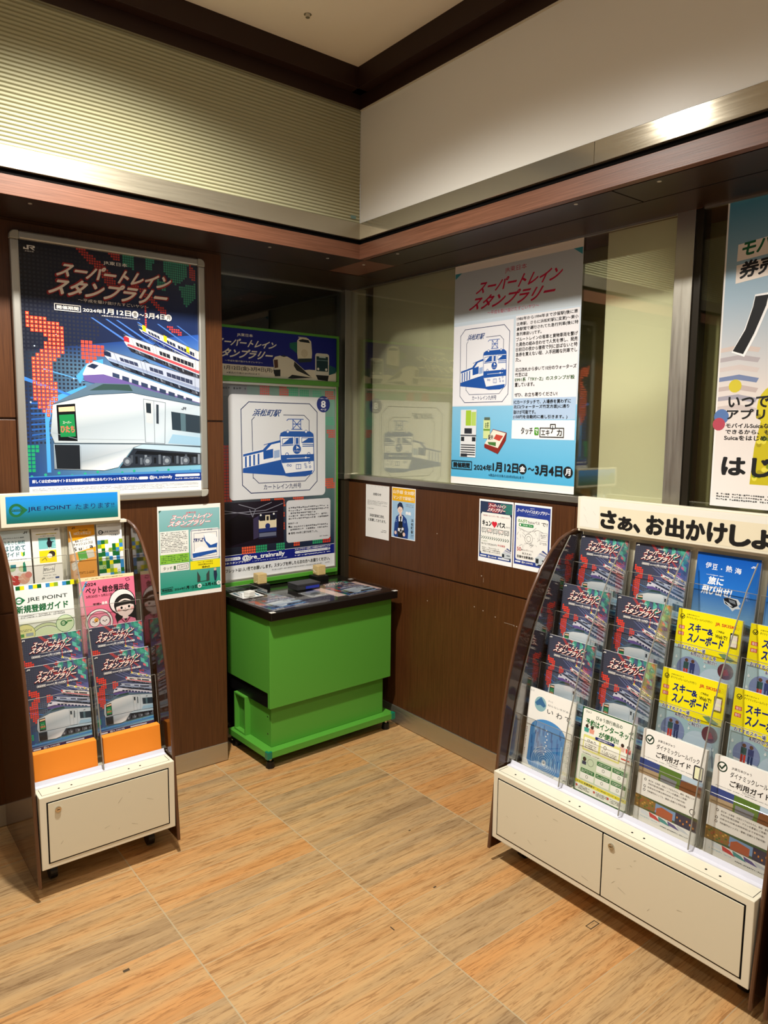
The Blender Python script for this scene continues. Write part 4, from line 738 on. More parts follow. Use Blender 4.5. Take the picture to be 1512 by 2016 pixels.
# mobile ticket poster at the picture's right edge
p = Print(.700, .972); sx, sy = 1 / .7, 1 / .972
p.rect(0, 0, 1, 1, '#efece8'); p.up(); m_ = .008
p.rect(m_, .008, 1 - m_, .32, '#4a90ae', '#a9c0d0'); p.rect(m_, .32, 1 - m_, .62, '#a9c0d0', '#e6dcd6'); p.rect(m_, .62, 1 - m_, .97, '#e6dcd6', '#efe8e2'); p.up()
for i in range(7): y = .475 + i * .032; p.poly([(m_, y), (.10, y - .008), (.19, y + .006), (.18, y + .02), (.09, y + .008), (m_, y + .014)], ['#d8c8c0', '#b8b0b4', '#d8ccc8', '#7a8ab0', '#c8b8b4', '#a8a4b0', '#d0c4c0'][i])
p.disc(.03, .70, .035, '#5a7ab0', 18); p.disc(.02, .725, .03, '#b84a5a', 14); p.disc(.085, .60, .03, '#d8c83a', 14); p.poly([(.18, .92), (.19, .80), (.215, .70), (.25, .66), (.36, .66), (.40, .92)], '#c8b81c'); p.disc(.30, .67, .11, '#d8c82c', 24)
for i in range(40): p.disc(.20 + (i * 37 % 19) / 100, .70 + (i * 53 % 21) / 100, .012, ['#a8981a', '#e4d84a', '#7a8a1c'][i % 3], 8)
p.up()
for pts in ([(.058, .147), (.36, .125), (.36, .180), (.056, .200)], [(.056, .212), (.44, .183), (.44, .238), (.056, .270)]): p.poly(pts, '#f2e6da')
p.poly([(.148, .312), (.220, .310), (.212, .35), (.165, .44), (.118, .507), (.058, .490), (.11, .42), (.14, .35)], '#ffffff'); p.poly([(.30, .31), (.37, .31), (.46, .49), (.39, .50), (.33, .40)], '#ffffff'); p.up()
p.poly([(.150, .318), (.208, .317), (.200, .35), (.155, .435), (.112, .498), (.063, .486), (.115, .42), (.143, .35)], INK); p.poly([(.305, .318), (.362, .317), (.45, .485), (.395, .492), (.335, .40)], INK)
p.text('モバイル', .075, .140, .345, .186, '#17603a', .035, .01, -.018); p.text('券売機に', .070, .205, .40, .256, INK, .035, .01, -.022)
p.text('いつでも', .060, .632, .30, .670, INK, .03); p.text('アプリで', .056, .676, .30, .708, INK, .03)
p.text('モバイルSuicaなら、アプリで', .054, .722, .42, .737, INK, .025); p.text('できるから、もう券売機に', .054, .742, .40, .757, INK, .025); p.text('Suicaをはじめるならもう', .050, .762, .40, .777, INK, .025); p.text('はじめ', .050, .835, .40, .893, INK, .04); p.fine(.03, .953, .62, .98, 3, '#4a4a4a')
tag(p.build('window_poster', PAPER, None, (XR + .0014, 1.230, 2.273), RW, edge='#e8e4da'), 'tall poster with huge black strokes and a yellow bush on the second window', 'poster')

# two sheets left and two sheets right on the lower right wall
p = Print(.200, .281); p.up()
for i in range(6): p.line([(.10 + i * .15, .015), (.13 + i * .15, .035)], .006, '#b8b4ac')
p.text('お知らせ', .33, .145, .66, .195, INK, .03); p.fine(.08, .29, .92, .385, 4, '#6a6a68', .45); p.fine(.08, .44, .38, .46, 1, '#6a6a68'); p.text('浜松町駅南口改札', .18, .55, .80, .605, INK, .02); p.text('に設置しております。', .12, .635, .88, .69, INK, .02); p.fine(.68, .815, .90, .88, 2, '#4a4a4a', .5, False)
tag(p.build('wall_notice', PAPER, None, (XR - .0006, 3.131, 1.241), RW, base='#f1eee8'), 'plain white printed notice under the window, nearest the corner', 'notice')
p = Print(.186, .259); p.rect(.02, .015, .98, .27, '#f4b81c'); p.rect(.02, .27, .98, .985, '#a8cbe6', '#9cc4e4'); p.up()
p.text('山手線 全30駅', .06, .05, .95, .125, '#fdf6e4', .02); p.text('マンガで駅紹介', .06, .165, .95, .235, '#fdf6e4', .02)
p.poly([(.10, .95), (.13, .72), (.20, .58), (.34, .52), (.50, .53), (.64, .60), (.72, .80), (.70, .985), (.14, .985)], '#1c3f86'); p.poly([(.28, .98), (.32, .55), (.46, .53), (.50, .98)], '#17181c'); p.up()
p.disc(.365, .43, .105, '#f4d8c8', 20); p.poly([(.33, .50), (.42, .49), (.43, .56), (.34, .57)], '#f0cfc0'); p.poly([(.24, .43), (.25, .34), (.34, .285), (.44, .30), (.50, .38), (.49, .45), (.45, .39), (.34, .37)], '#1f2f50')
for pts in ([(.30, .56), (.35, .55), (.37, .66), (.31, .67)], [(.44, .545), (.48, .56), (.46, .66), (.41, .66)]): p.poly(pts, '#eef0f2')
p.ring(.20, .66, .035, .012, '#8aa8d0', 12); p.ring(.56, .66, .035, .012, '#8aa8d0', 12)
p.poly([(.25, .80), (.55, .76), (.56, .90), (.26, .92)], '#2a2c32'); p.disc(.18, .90, .05, '#f0cfc0', 12); p.disc(.54, .91, .055, '#f0cfc0', 12); p.up()
p.ring(.40, .84, .06, .02, '#c8ccd2', 14); p.rect(.28, .80, .36, .86, '#e8eaee'); p.rect(.45, .78, .52, .83, '#e8eaee'); p.disc(.33, .44, .012, INK, 8); p.disc(.40, .44, .012, INK, 8); p.line([(.34, .475), (.38, .475)], .008, '#c84a4a')
p.fine(.60, .30, .93, .37, 2, '#8a8f96', .6, False); p.text('表紙', .60, .455, .82, .515, '#fdfdfd', .05)
for i, ch in enumerate('浜松町駅'): p.text(ch, .83, .58 + i * .075, .93, .64 + i * .075, INK, .02)
p.fine(.82, .88, .95, .96, 3, '#4a5a6a')
tag(p.build('wall_notice', PAPER, None, (XR - .0006, 2.909, 1.243), RW), 'yellow-topped sheet showing a person in a blue coat', 'notice')
def mini_train(p):
    p.poly([(0, .55), (.3, .35), (1, .45), (1, 1), (.1, 1)], '#c9d2d8'); p.up(); p.rect(.08, .55, .3, .85, '#20262c')
    for i in range(4): p.poly([(.2 + i * .1, .34 - i * .09), (.3 + i * .1, .26 - i * .09), (1, .42 - i * .07), (1, .48 - i * .07)], ['#dcdbe8', '#9aa4bc', '#e0dcda', '#3a4a8a'][i])
    p.rect(.55, .6, .9, .68, '#3a4a56'); p.poly([(.3, .9), (1, .85), (1, 1), (.2, 1)], '#3a424c')
p = Print(.201, .279); p.rect(.03, .035, .97, .88, '#f4f4ee'); p.rect(.03, .03, .97, .205, '#2c3a58'); p.rect(.03, .205, .09, .88, '#24304a'); p.rect(.91, .205, .97, .88, '#24304a'); p.rect(.03, .87, .97, .93, '#1d3f94'); p.up()
p.led([(.60, .04), (.95, .04), (.95, .20), (.80, .20)], .03, '#3f9a80'); p.led([(.25, .04), (.45, .04), (.60, .2), (.40, .2)], .03, '#b8443c'); p.up(); title(p, '#fdf2ee', (.28, .060, .76, .108, .04, 0), (.24, .125, .74, .178, .05, 0), '#c83a4a'); p.rrect(.06, .215, .94, .855, .05, '#f4f4ee'); p.up()
p.text('「線路図つなぐ!スタンプ帳」に参加するなら', .12, .24, .90, .265, '#a83a4a', .01); p.text('キュン', .11, .33, .38, .415, INK, .05); p.disc(.435, .365, .045, '#d8283a', 12); p.disc(.505, .365, .045, '#d8283a', 12); p.poly([(.395, .38), (.545, .38), (.47, .435)], '#d8283a'); p.text('パス', .55, .34, .78, .415, INK, .05); p.text('でおトク!', .80, .385, .92, .41, INK, .02)
for i in range(5): x = .10 + i * .165; p.line([(x, .455), (x + .13, .455), (x + .13, .515), (x, .515)], .010, '#3a3a3c', True); p.fine(x + .01, .465, x + .12, .505, 2, ['#4a4a4c', '#c8343a'][i % 2]); p.line([(x + .03, .515), (x + .02, .54)], .008, '#3a3a3c'); p.line([(x + .10, .515), (x + .11, .54)], .008, '#3a3a3c')
for i in range(13): x = .09 + i * .064; p.line([(x, .585), (x + .035, .605), (x, .625)], .012, '#1c4a3a')
p.fine(.10, .655, .28, .67, 1, '#4a7a2a'); p.text('平日限定', .58, .685, .80, .715, '#c8343a', .01); p.fine(.10, .69, .56, .72, 2, '#3a3a3a'); p.text('ならい、「キュンパス」で', .12, .755, .62, .775, INK, .01); p.text('スタンプラリーも駅も旅も', .12, .785, .66, .805, INK, .01); p.text('欲張りに楽しんじゃおう!', .14, .815, .66, .835, INK, .01); p.push(.70, .72, .97, .90); mini_train(p); p.pop(); p.up(); p.rrect(.07, .89, .26, .912, .01, '#e8ecf6'); p.text('@jre_trainrally', .30, .885, .56, .918, '#ffffff', .02); p.rrect(.60, .888, .93, .912, .01, '#e8ecf6')
tag(p.build('wall_notice', PAPER, None, (XR - .0006, 2.287, 1.2335), RW), 'white sheet with a red heart and chevrons, beside the map sheet', 'notice')
p = Print(.199, .279); p.rect(.03, .03, .97, .93, '#2a3f94'); p.up(); p.text('JR東日本', .43, .055, .55, .068, '#f0f2fa', .02); title(p, '#f6f6fa', (.07, .080, .50, .128, .03, 0), (.50, .084, .93, .134, .03, 0)); p.fine(.35, .15, .65, .16, 1, '#c8d0ea'); p.rrect(.07, .20, .93, .86, .05, '#f6f4ee'); p.up()
p.text('のんびり', .12, .235, .36, .285, '#4a9a2c', .04); p.text('Suicaパス', .39, .245, .70, .285, INK, .015); p.text('で!', .75, .25, .90, .30, INK, .02); p.rrect(.14, .30, .54, .345, .02, '#2a8a4a'); p.up(); p.disc(.18, .322, .022, '#f6f4ee', 12); p.fine(.24, .31, .50, .335, 1, '#e0f0e0', .6, False)
rnd = random.Random(5); p.line([(.13, .37), (.40, .42), (.66, .37), (.80, .40)], .007, '#6a6a6e'); p.ring(.42, .52, .11, .007, '#4a4a4e', 18); p.ring(.42, .52, .06, .007, '#4a4a4e', 14)
for i in range(26): a = (.13 + rnd.random() * .55, .38 + rnd.random() * .25); p.line([a, (a[0] + (rnd.random() - .5) * .2, a[1] + (rnd.random() - .5) * .12)], .005, '#5a5a5e')
p.line([(.70, .40), (.91, .40), (.91, .52), (.70, .52)], .005, '#8a8a8e', True); p.fine(.73, .42, .90, .49, 3, '#6a6a6e'); p.fine(.72, .54, .90, .58, 2, '#6a6a6e'); p.text('50', .11, .665, .22, .72, '#b8343a', .02); p.text('駅コンプリートに', .23, .685, .55, .712, '#4a3a3a', .01); p.text('おススメ!', .26, .735, .50, .765, INK, .02); p.text('目指せ全駅達成!', .12, .785, .56, .825, INK, .03); p.push(.60, .66, .95, .90); mini_train(p); p.pop(); p.up(); p.rrect(.07, .875, .22, .90, .01, '#e8ecf6'); p.text('@jre_trainrally', .25, .872, .56, .905, '#ffffff', .02)
tag(p.build('wall_notice', PAPER, None, (XR - .0006, 2.081, 1.2335), RW), 'blue-bordered sheet with a line map, just left of the big rack on the right wall', 'notice')

# ------------------------------------------------------------------ the green stamp kiosk
KZ = .73
k = thing('stamp_kiosk', 'green stamp kiosk with black top and tall poster board in the corner', 'kiosk', (1.562, 2.76, 0), math.radians(1.93))
MB().box(0, .738, 0, .49, .692, KZ).build('countertop', mat('black_top', '#17120f', .3, spec=.4), k, bevel=.003)
for x, y in ((0, 0), (.738 - .024, 0), (.738 - .03, .355)): MB().box(x - .0006, x + .0246, y - .0006, y + .020, KZ - .0005, KZ + .0008).build('corner_tape', mat('white_tape', '#e8e4da', .5), k)
ub = MB().box(.014, .724, .055, .43, .345, .692); ub.build('upper_box', GREEN, k, bevel=.002)
MB().box(.012, .726, .035, .055, .278, .692).build('front_panel', GREEN, k, bevel=.0015)
MB().box(.022, .716, .06, .42, .272, .345).build('dark_recess', BLACK, k)
MB().box(.034, .698, .062, .37, .085, .276).build('lower_box', GREEN, k, bevel=.0015)
hd = MB().box(.006, .035, .25, .258, .085, .273).box(.006, .035, .347, .355, .085, .273).box(.006, .035, .258, .347, .265, .273).box(.006, .035, .258, .347, .085, .093).box(.030, .0345, .258, .347, .093, .265)
hd.build('handle', GREEN, k, bevel=.0008)
tr = MB().box(-.012, .745, .018, .38, .055, .078).box(-.012, .745, .018, .024, .078, .085).box(-.012, -.006, .018, .38, .078, .085).box(.739, .745, .018, .38, .078, .085).box(-.006, .739, .024, .38, .078, .0845)
tr.build('base_tray', GREEN, k, bevel=.001)
for x in (-.014, .722): MB().prism([(x, .016), (x + .025, .016), (x + .025, .028), (x + .012 + (0 if x < 0 else .013), .028 if x > 0 else .028), (x + .012, .041), (x, .041)] if x < 0 else [(x, .016), (x + .025, .016), (x + .025, .041), (x + .013, .041), (x + .013, .028), (x, .028)], 'z', .052, .0875).build('corner_guard', TEAL, k, bevel=.002)
for x, y in ((.02, .05), (.71, .05), (.02, .36), (.71, .36)):
    f_ = MB().cyl((x, y, .030), .008, .026, n=16).build('foot', CHROME, k); MB().cyl((x, y, 0), .021, .03, n=20, r2=.017).build('foot_pad', BLACK, f_)
MB().box(.0, .735, .30, .375, .03, .055).build('base_rail', BLACK, k)
for z in (.14, .222): MB().cyl((.0335, .092, z), .004, .002, 'x', n=12).build('bolt', CHROME, k)
bd = MB().box(-.02, .738, .512, .53, .73, 2.022).box(-.02, .738, .500, .512, 1.757, 1.782).box(-.02, .738, .500, .512, 2.010, 2.022).box(.728, .738, .500, .512, 1.782, 2.010).box(.722, .738, .506, .512, .73, 1.757)
bd.build('display_board', GREEN, k, bevel=.001)
MB().box(-.02, .725, .492, .51, .752, .772).build('board_ledge', mat('green_ledge', '#58a834', .4), k, bevel=.001)
p = Print(.752, .226); a = .07
S_ = lambda x: (x + a) / (1 + a)       # the board reaches a little behind the wall edge
p.rect(0, 0, 1, 1, '#141f86'); p.poly([(0, .755), (S_(.445), .76), (S_(.445), .90), (S_(.75), .76), (1, .77), (1, 1), (0, 1)], '#e9e4d4'); p.up()
p.push(S_(0), 0, 1, 1)
p.text('JR東日本', .153, .09, .277, .165, '#f2efe4', .02); title(p, '#f2efe4', (-.015, .215, .448, .365, .03, 0), (-.045, .430, .415, .610, .04, 0)); p.text('〜平成を駆け抜けたすごいヤツ〜', .058, .665, .355, .705, '#e8e4da', .01); p.text('2024. 1月12日(金)-3月4日(月)', -.05, .785, .432, .888, INK, .02); p.text('※賞品の引換えは3月5日まで', .07, .915, .33, .955, INK, .01)
p.poly([(.44, .60), (.455, .53), (.50, .495), (.56, .505), (.61, .57), (.78, .93), (.77, .95), (.60, .94), (.57, .985), (.455, .965)], '#e6e2d0'); p.poly([(.645, .13), (.665, .06), (.74, .06), (.768, .12), (.776, .38), (.772, .52), (.65, .55), (.642, .36)], '#e9e3cc'); p.poly([(.58, .20), (.645, .16), (.645, .42), (.58, .30)], '#1d6a5c'); p.rrect(.805, .37, .932, .92, .02, '#dfe0d8'); p.poly([(.93, .62), (.995, .68), (.995, .80), (.93, .86)], '#1d5a64'); p.up()
p.poly([(.445, .60), (.478, .585), (.482, .76), (.452, .78)], '#5a3a2e'); p.poly([(.44, .82), (.50, .80), (.50, .95), (.455, .96)], '#1f2226'); p.poly([(.62, .60), (.77, .925), (.64, .80), (.615, .70)], '#2a2c2e'); p.poly([(.56, .985), (.60, .90), (.78, .94), (.60, .99)], '#23262a'); p.poly([(.50, .50), (.53, .48), (.555, .50), (.53, .52)], '#3a3f44')
p.poly([(.655, .12), (.69, .085), (.745, .095), (.758, .16), (.67, .15)], '#232a2e'); p.rect(.655, .04, .73, .06, '#c8c4b4'); p.disc(.708, .40, .030, '#d8d0b4', 18); p.poly([(.65, .53), (.775, .50), (.77, .58), (.66, .62)], '#2a3a3a'); p.rect(.815, .44, .922, .78, '#1d3f48'); p.poly([(.81, .87), (.93, .87), (.92, 1), (.83, .98)], '#181a1c'); p.up(); p.rect(.84, .43, .90, .47, '#c8d8d8'); p.disc(.832, .73, .010, '#f4f4ee', 10); p.disc(.905, .735, .010, '#f4f4ee', 10); p.line([(.82, .53), (.92, .53)], .004, '#7aa0a4')
p.pop(); p.build('header_sign', PAPER, k, (-.024, .5115, 2.010), back=.001)
fr = MB()
for b in ((-.02, .719, .770, .784), (-.02, .719, 1.744, 1.757), (.716, .722, .770, 1.757)): fr.box(b[0], b[1], .500, .512, b[2], b[3])
fr.build('poster_frame', ALU, k, bevel=.002)
p = Print(.740, .964); a = .071 / .667; S_ = lambda x: (x + a) / (1 + a)
p.poly([(0, 0), (1, 0), (1, .87), (0, .87)], None, ['#5a5d60', '#7fae9a', '#1d2c48', '#1a1c22']); p.up(); p.push(S_(0), 0, 1, 1)
p.led([(.0, .30), (.06, .30), (.06, .60), (.0, .60)], .022, '#c8402c', .8); p.led([(.08, .58), (.62, .58), (.62, .66), (.08, .66)], .02, '#3a4246', .7)
for x, y, c in ((.30, .005, '#b8504a'), (.47, .005, '#b8504a'), (.55, .005, '#3f9a72'), (.66, .01, '#3f9a72'), (.78, .01, '#5aa88a'), (.90, .01, '#c8605a'), (.90, .15, '#5aa88a'), (.92, .22, '#c8504a'), (.90, .50, '#d8502c'), (.30, .58, '#d8502c'), (.42, .585, '#d8502c'), (.60, .585, '#d8502c')): p.led([(x, y), (x + .09, y), (x + .10, y + .05), (x + .01, y + .05)], .017, c, .8)
for x, y, w_, c in ((.15, .835, .11, '#e8603a'), (.26, .83, .10, '#2fa06a'), (.45, .83, .07, '#2fa06a'), (.60, .82, .06, '#e0502c'), (.79, .82, .10, '#2fa06a'), (.89, .815, .07, '#d8402c'), (.50, .60, .03, '#d8502c'), (.50, .66, .03, '#d8502c'), (.50, .72, .03, '#d8502c')): p.led([(x, y), (x + w_, y), (x + w_, y + .04), (x, y + .04)], .02, c, .8)
p.rect(-.09, .0, .2, .06, '#6a6d70'); p.up(); p.fine(.0, .012, .19, .03, 1, '#2a2c2e', .6, False)
p.rect(-.1, .60, .51, .83, '#1a1420'); p.rect(-.106, .872, 1, .925, '#12207e'); p.rect(-.106, .925, 1, 1, '#eeeeee'); p.rrect(.535, .607, .957, .838, .025, '#d9d9da'); p.rrect(.044, .050, .905, .588, .035, '#dfe0e2'); p.up()
p.push(.044, .050, .905, .588); art_stamp(p); p.pop(); p.disc(.885, .086, .064, '#1d2c78', 26); p.up(); p.text('8', .865, .068, .905, .104, '#f2f2f4', .03); p.fine(.845, .05, .925, .06, 1, '#c8d0ea'); p.text('ページ', .858, .110, .912, .121, '#f2f2f4', .03)
p.fine(.555, .640, .945, .715, 5, '#5a5a5e', .55); p.text('車両データ', .55, .728, .64, .738, '#3a3a3e', .01); p.fine(.57, .745, .93, .775, 2, '#5a5a5e'); p.text('備考:1994年に運行を終了した。', .575, .781, .83, .793, '#4a4a4e', .01); p.disc(.560, .750, .008, INK, 10); p.disc(.560, .787, .008, INK, 10); p.fine(.85, .815, .94, .822, 1, '#6a6a6e')
for pts in ([(-.1, .625), (.2, .665), (.45, .66)], [(-.1, .655), (.35, .65), (.5, .62)], [(.12, .61), (.26, .64), (.40, .61)], [(.21, .64), (.235, .68), (.26, .64)]): p.line(pts, .005, '#8a8a96')
p.poly([(.12, .66), (.24, .69), (.24, .80), (.05, .82), (-.05, .72)], '#0c0a10'); p.poly([(.24, .69), (.29, .675), (.29, .79), (.24, .80)], '#3a3450'); p.rect(.285, .672, .445, .80, '#20223a'); p.up(); p.rect(.287, .70, .443, .745, '#e8d8b4'); p.rect(.295, .678, .435, .705, '#1a1c26'); p.rect(.345, .676, .385, .73, '#e8d8b4'); p.rect(.287, .745, .443, .765, '#22306e'); p.rect(.29, .77, .44, .79, '#6a6f84'); p.disc(.305, .674, .008, '#f4f4ee', 10); p.disc(.42, .672, .008, '#f4f4ee', 10); p.up(); p.rect(.355, .682, .375, .705, '#16181e'); p.disc(.365, .735, .022, '#22306e', 14)
p.rrect(-.07, .882, .13, .898, .012, '#f0f2f8'); p.text('公式Xアカウント', -.055, .884, .115, .896, '#22306e', .02); p.text('@jre_trainrally', .145, .878, .515, .908, '#ffffff', .03); p.text('JR東日本スタンプラリー', -.06, .905, .20, .918, '#f0f2f8', .03); p.fine(.23, .910, .54, .918, 1, '#b8c4ea'); p.text('スタンプラリーの詳しい内容はWEBでチェック!', .61, .874, .955, .884, '#ffffff', .02); p.rrect(.61, .888, .955, .902, .012, '#f2f4fa'); p.fine(.61, .907, .955, .918, 1, '#e0e6f6', .6, False); p.up(); p.text('JR東日本 スーパートレインスタンプラリー', .65, .891, .90, .899, '#22306e', .01); p.ring(.935, .894, .010, .004, '#22306e', 10)
p.text('パンフレットは1人1冊でお願いします。スタンプを押したら次の方へお譲りください。', -.05, .940, .95, .960, INK, .015); p.fine(.40, .968, .95, .978, 1, '#a8a8aa')
p.pop(); p.build('poster_print', GLOSSY, k, (-.021, .5105, 1.745), back=.001)

def kp(u, v, z=KZ):     # a point on the kiosk in world space
    a = math.radians(1.93); return (1.562 + u * math.cos(a) - v * math.sin(a), 2.76 + u * math.sin(a) + v * math.cos(a), z)
KR = math.radians(1.93)
MB().box(.008, .730, .006, .398, KZ + .0066, KZ + .0074).box(.008, .730, .006, .0075, KZ, KZ + .0066).build('clear_cover', clear('clear_mat', (.94, .94, .94), .04, .05), k)
def flat(pr, name, m, c, rz, z, label, cat, group=None, back=.0008):
    """a sheet lying face-up; c = its near left corner"""
    o = pr.build(name, m, None, kp(c[0], c[1], z), (-PI / 2, 0, KR + rz), back=back, anchor='tl')
    # shift so the near-left corner sits at c
    v = Matrix.Rotation(KR + rz, 3, 'Z') @ Vector((0, pr.h, 0)); o.location = Vector(o.location) + v
    return tag(o, label, cat, group)
pB = Print(.203, .287); b_train(pB)
flat(pB, 'pamphlet', GLOSSY, (.035, .030), math.radians(6), KZ + .0022, 'dark train pamphlet lying flat on the left of the kiosk top', 'pamphlet', back=.0015)
p = Print(.285, .215); p.rect(0, 0, 1, 1, '#e8c8bc'); flat(p, 'paper_sheet', PAPER, (.420, .075), math.radians(2), KZ + .0014, 'pink paper sheet under the pamphlet on the right of the kiosk top', 'paper', back=.0008)
flat(pB, 'pamphlet', GLOSSY, (.470, .045), math.radians(3), KZ + .0040, 'dark train pamphlet lying on the pink sheet on the right of the kiosk top', 'pamphlet', back=.0015)
p = Print(.10, .115); p.rect(0, 0, 1, 1, '#8f9294'); p.up(); p.line([(.12, .08), (.88, .08), (.95, .2), (.95, .85), (.85, .95), (.15, .95), (.05, .85), (.05, .2)], .03, '#e8e8e8', True); p.poly([(.2, .6), (.5, .35), (.85, .3), (.85, .65), (.3, .8)], '#5f6468'); p.rect(.3, .82, .7, .88, '#e8e8e8')
flat(p, 'stamp_sheet', PAPER, (.312, .135), math.radians(3), KZ + .0014, 'small grey sample stamp sheet in the middle of the kiosk top', 'paper')
t = thing('ink_pad', 'flat black ink pad with a blue strip in the middle of the kiosk top', 'ink pad', kp(.385, .315, KZ + .0075), KR)
MB().box(-.068, .068, -.045, .045, 0, .020).build('case', mat('dark_grey_case', '#2b2a2c', .4), t, bevel=.002); MB().box(-.069, .069, -.046, .046, .020, .030).build('lid', MATS['dark_grey_case'], t, bevel=.002); MB().box(-.02, .06, -.049, -.0455, .004, .017).build('blue_label', mat('blue_label', '#1c2f9a', .4), t)
for i, (u, v, lab) in enumerate(((.205, .440, 'pale wooden stamp block on the left black stand at the back of the kiosk top'), (.565, .440, 'pale wooden stamp block on the right black stand at the back of the kiosk top'))):
    s_ = thing('stamp_stand', ['low black stand at the back left of the kiosk top, under a wooden stamp', 'low black stand at the back right of the kiosk top, under a wooden stamp'][i], 'stand', kp(u, v), KR)
    MB().box(-.038, .038, -.036, .036, 0, .030).build('body', BLACK, s_, bevel=.001); MB().box(-.041, .041, -.039, .039, 0, .004).build('base_plate', BLACK, s_)
    w_ = thing('wooden_stamp', lab, 'stamp', kp(u, v - .003, KZ + .030), KR)
    MB().box(-.025, .025, -.025, .025, .004, .054).build('block', WOODBLOCK, w_, bevel=.003); MB().box(-.023, .023, -.023, .023, 0, .004).build('rubber', mat('rubber', '#3a2a24', .7), w_)
    MB().tube([(-.025, -.01, .020), (-.034, -.012, .022), (-.040, -.004, .034), (-.046, .02, .036)] if i else [(-.025, -.01, .016), (-.036, -.016, .015), (-.042, -.018, .017)], .0012).build('string', mat('white_string', '#e0dccf', .6), w_)
t = thing('clear_tray', 'clear acrylic tray on the left end of the kiosk top', 'tray', kp(.072, .345, KZ + .0075), KR)
MB().box(-.068, .068, -.085, .085, 0, .002).build('base', ACRYL, t); 
MB().box(-.068, .068, -.085, -.083, .002, .014).box(-.068, .068, .083, .085, .002, .030).box(-.068, -.066, -.083, .083, .002, .030).box(.066, .068, -.083, .083, .002, .030).build('wall', [ACRYL], t)
MB().tube([(-.067, -.084, .030), (-.067, .084, .030), (.067, .084, .030), (.067, -.084, .030)], .0011, 6).build('rim', ACRYLEDGE, t)
p = Print(.115, .14); p.rect(0, 0, 1, 1, '#f2f2ee'); p.up(); p.line([(.15, .12), (.85, .12), (.85, .85)], .09, '#2f6478'); p.line([(.15, .12), (.15, .5)], .09, '#2f6478')
flat(p, 'paper_card', PAPER, (.016, .275), 0, KZ + .0115, 'white card with teal border lying in the clear tray', 'card')
t = tag(MB().box(-.022, .022, -.018, .018, 0, .026).build('white_block', mat('translucent_white', '#e9e6dc', .25), None, kp(.062, .295, KZ + .0135), bevel=.004, rot=(0, 0, KR + .3)), 'small white block in the clear tray on the kiosk top', 'block')

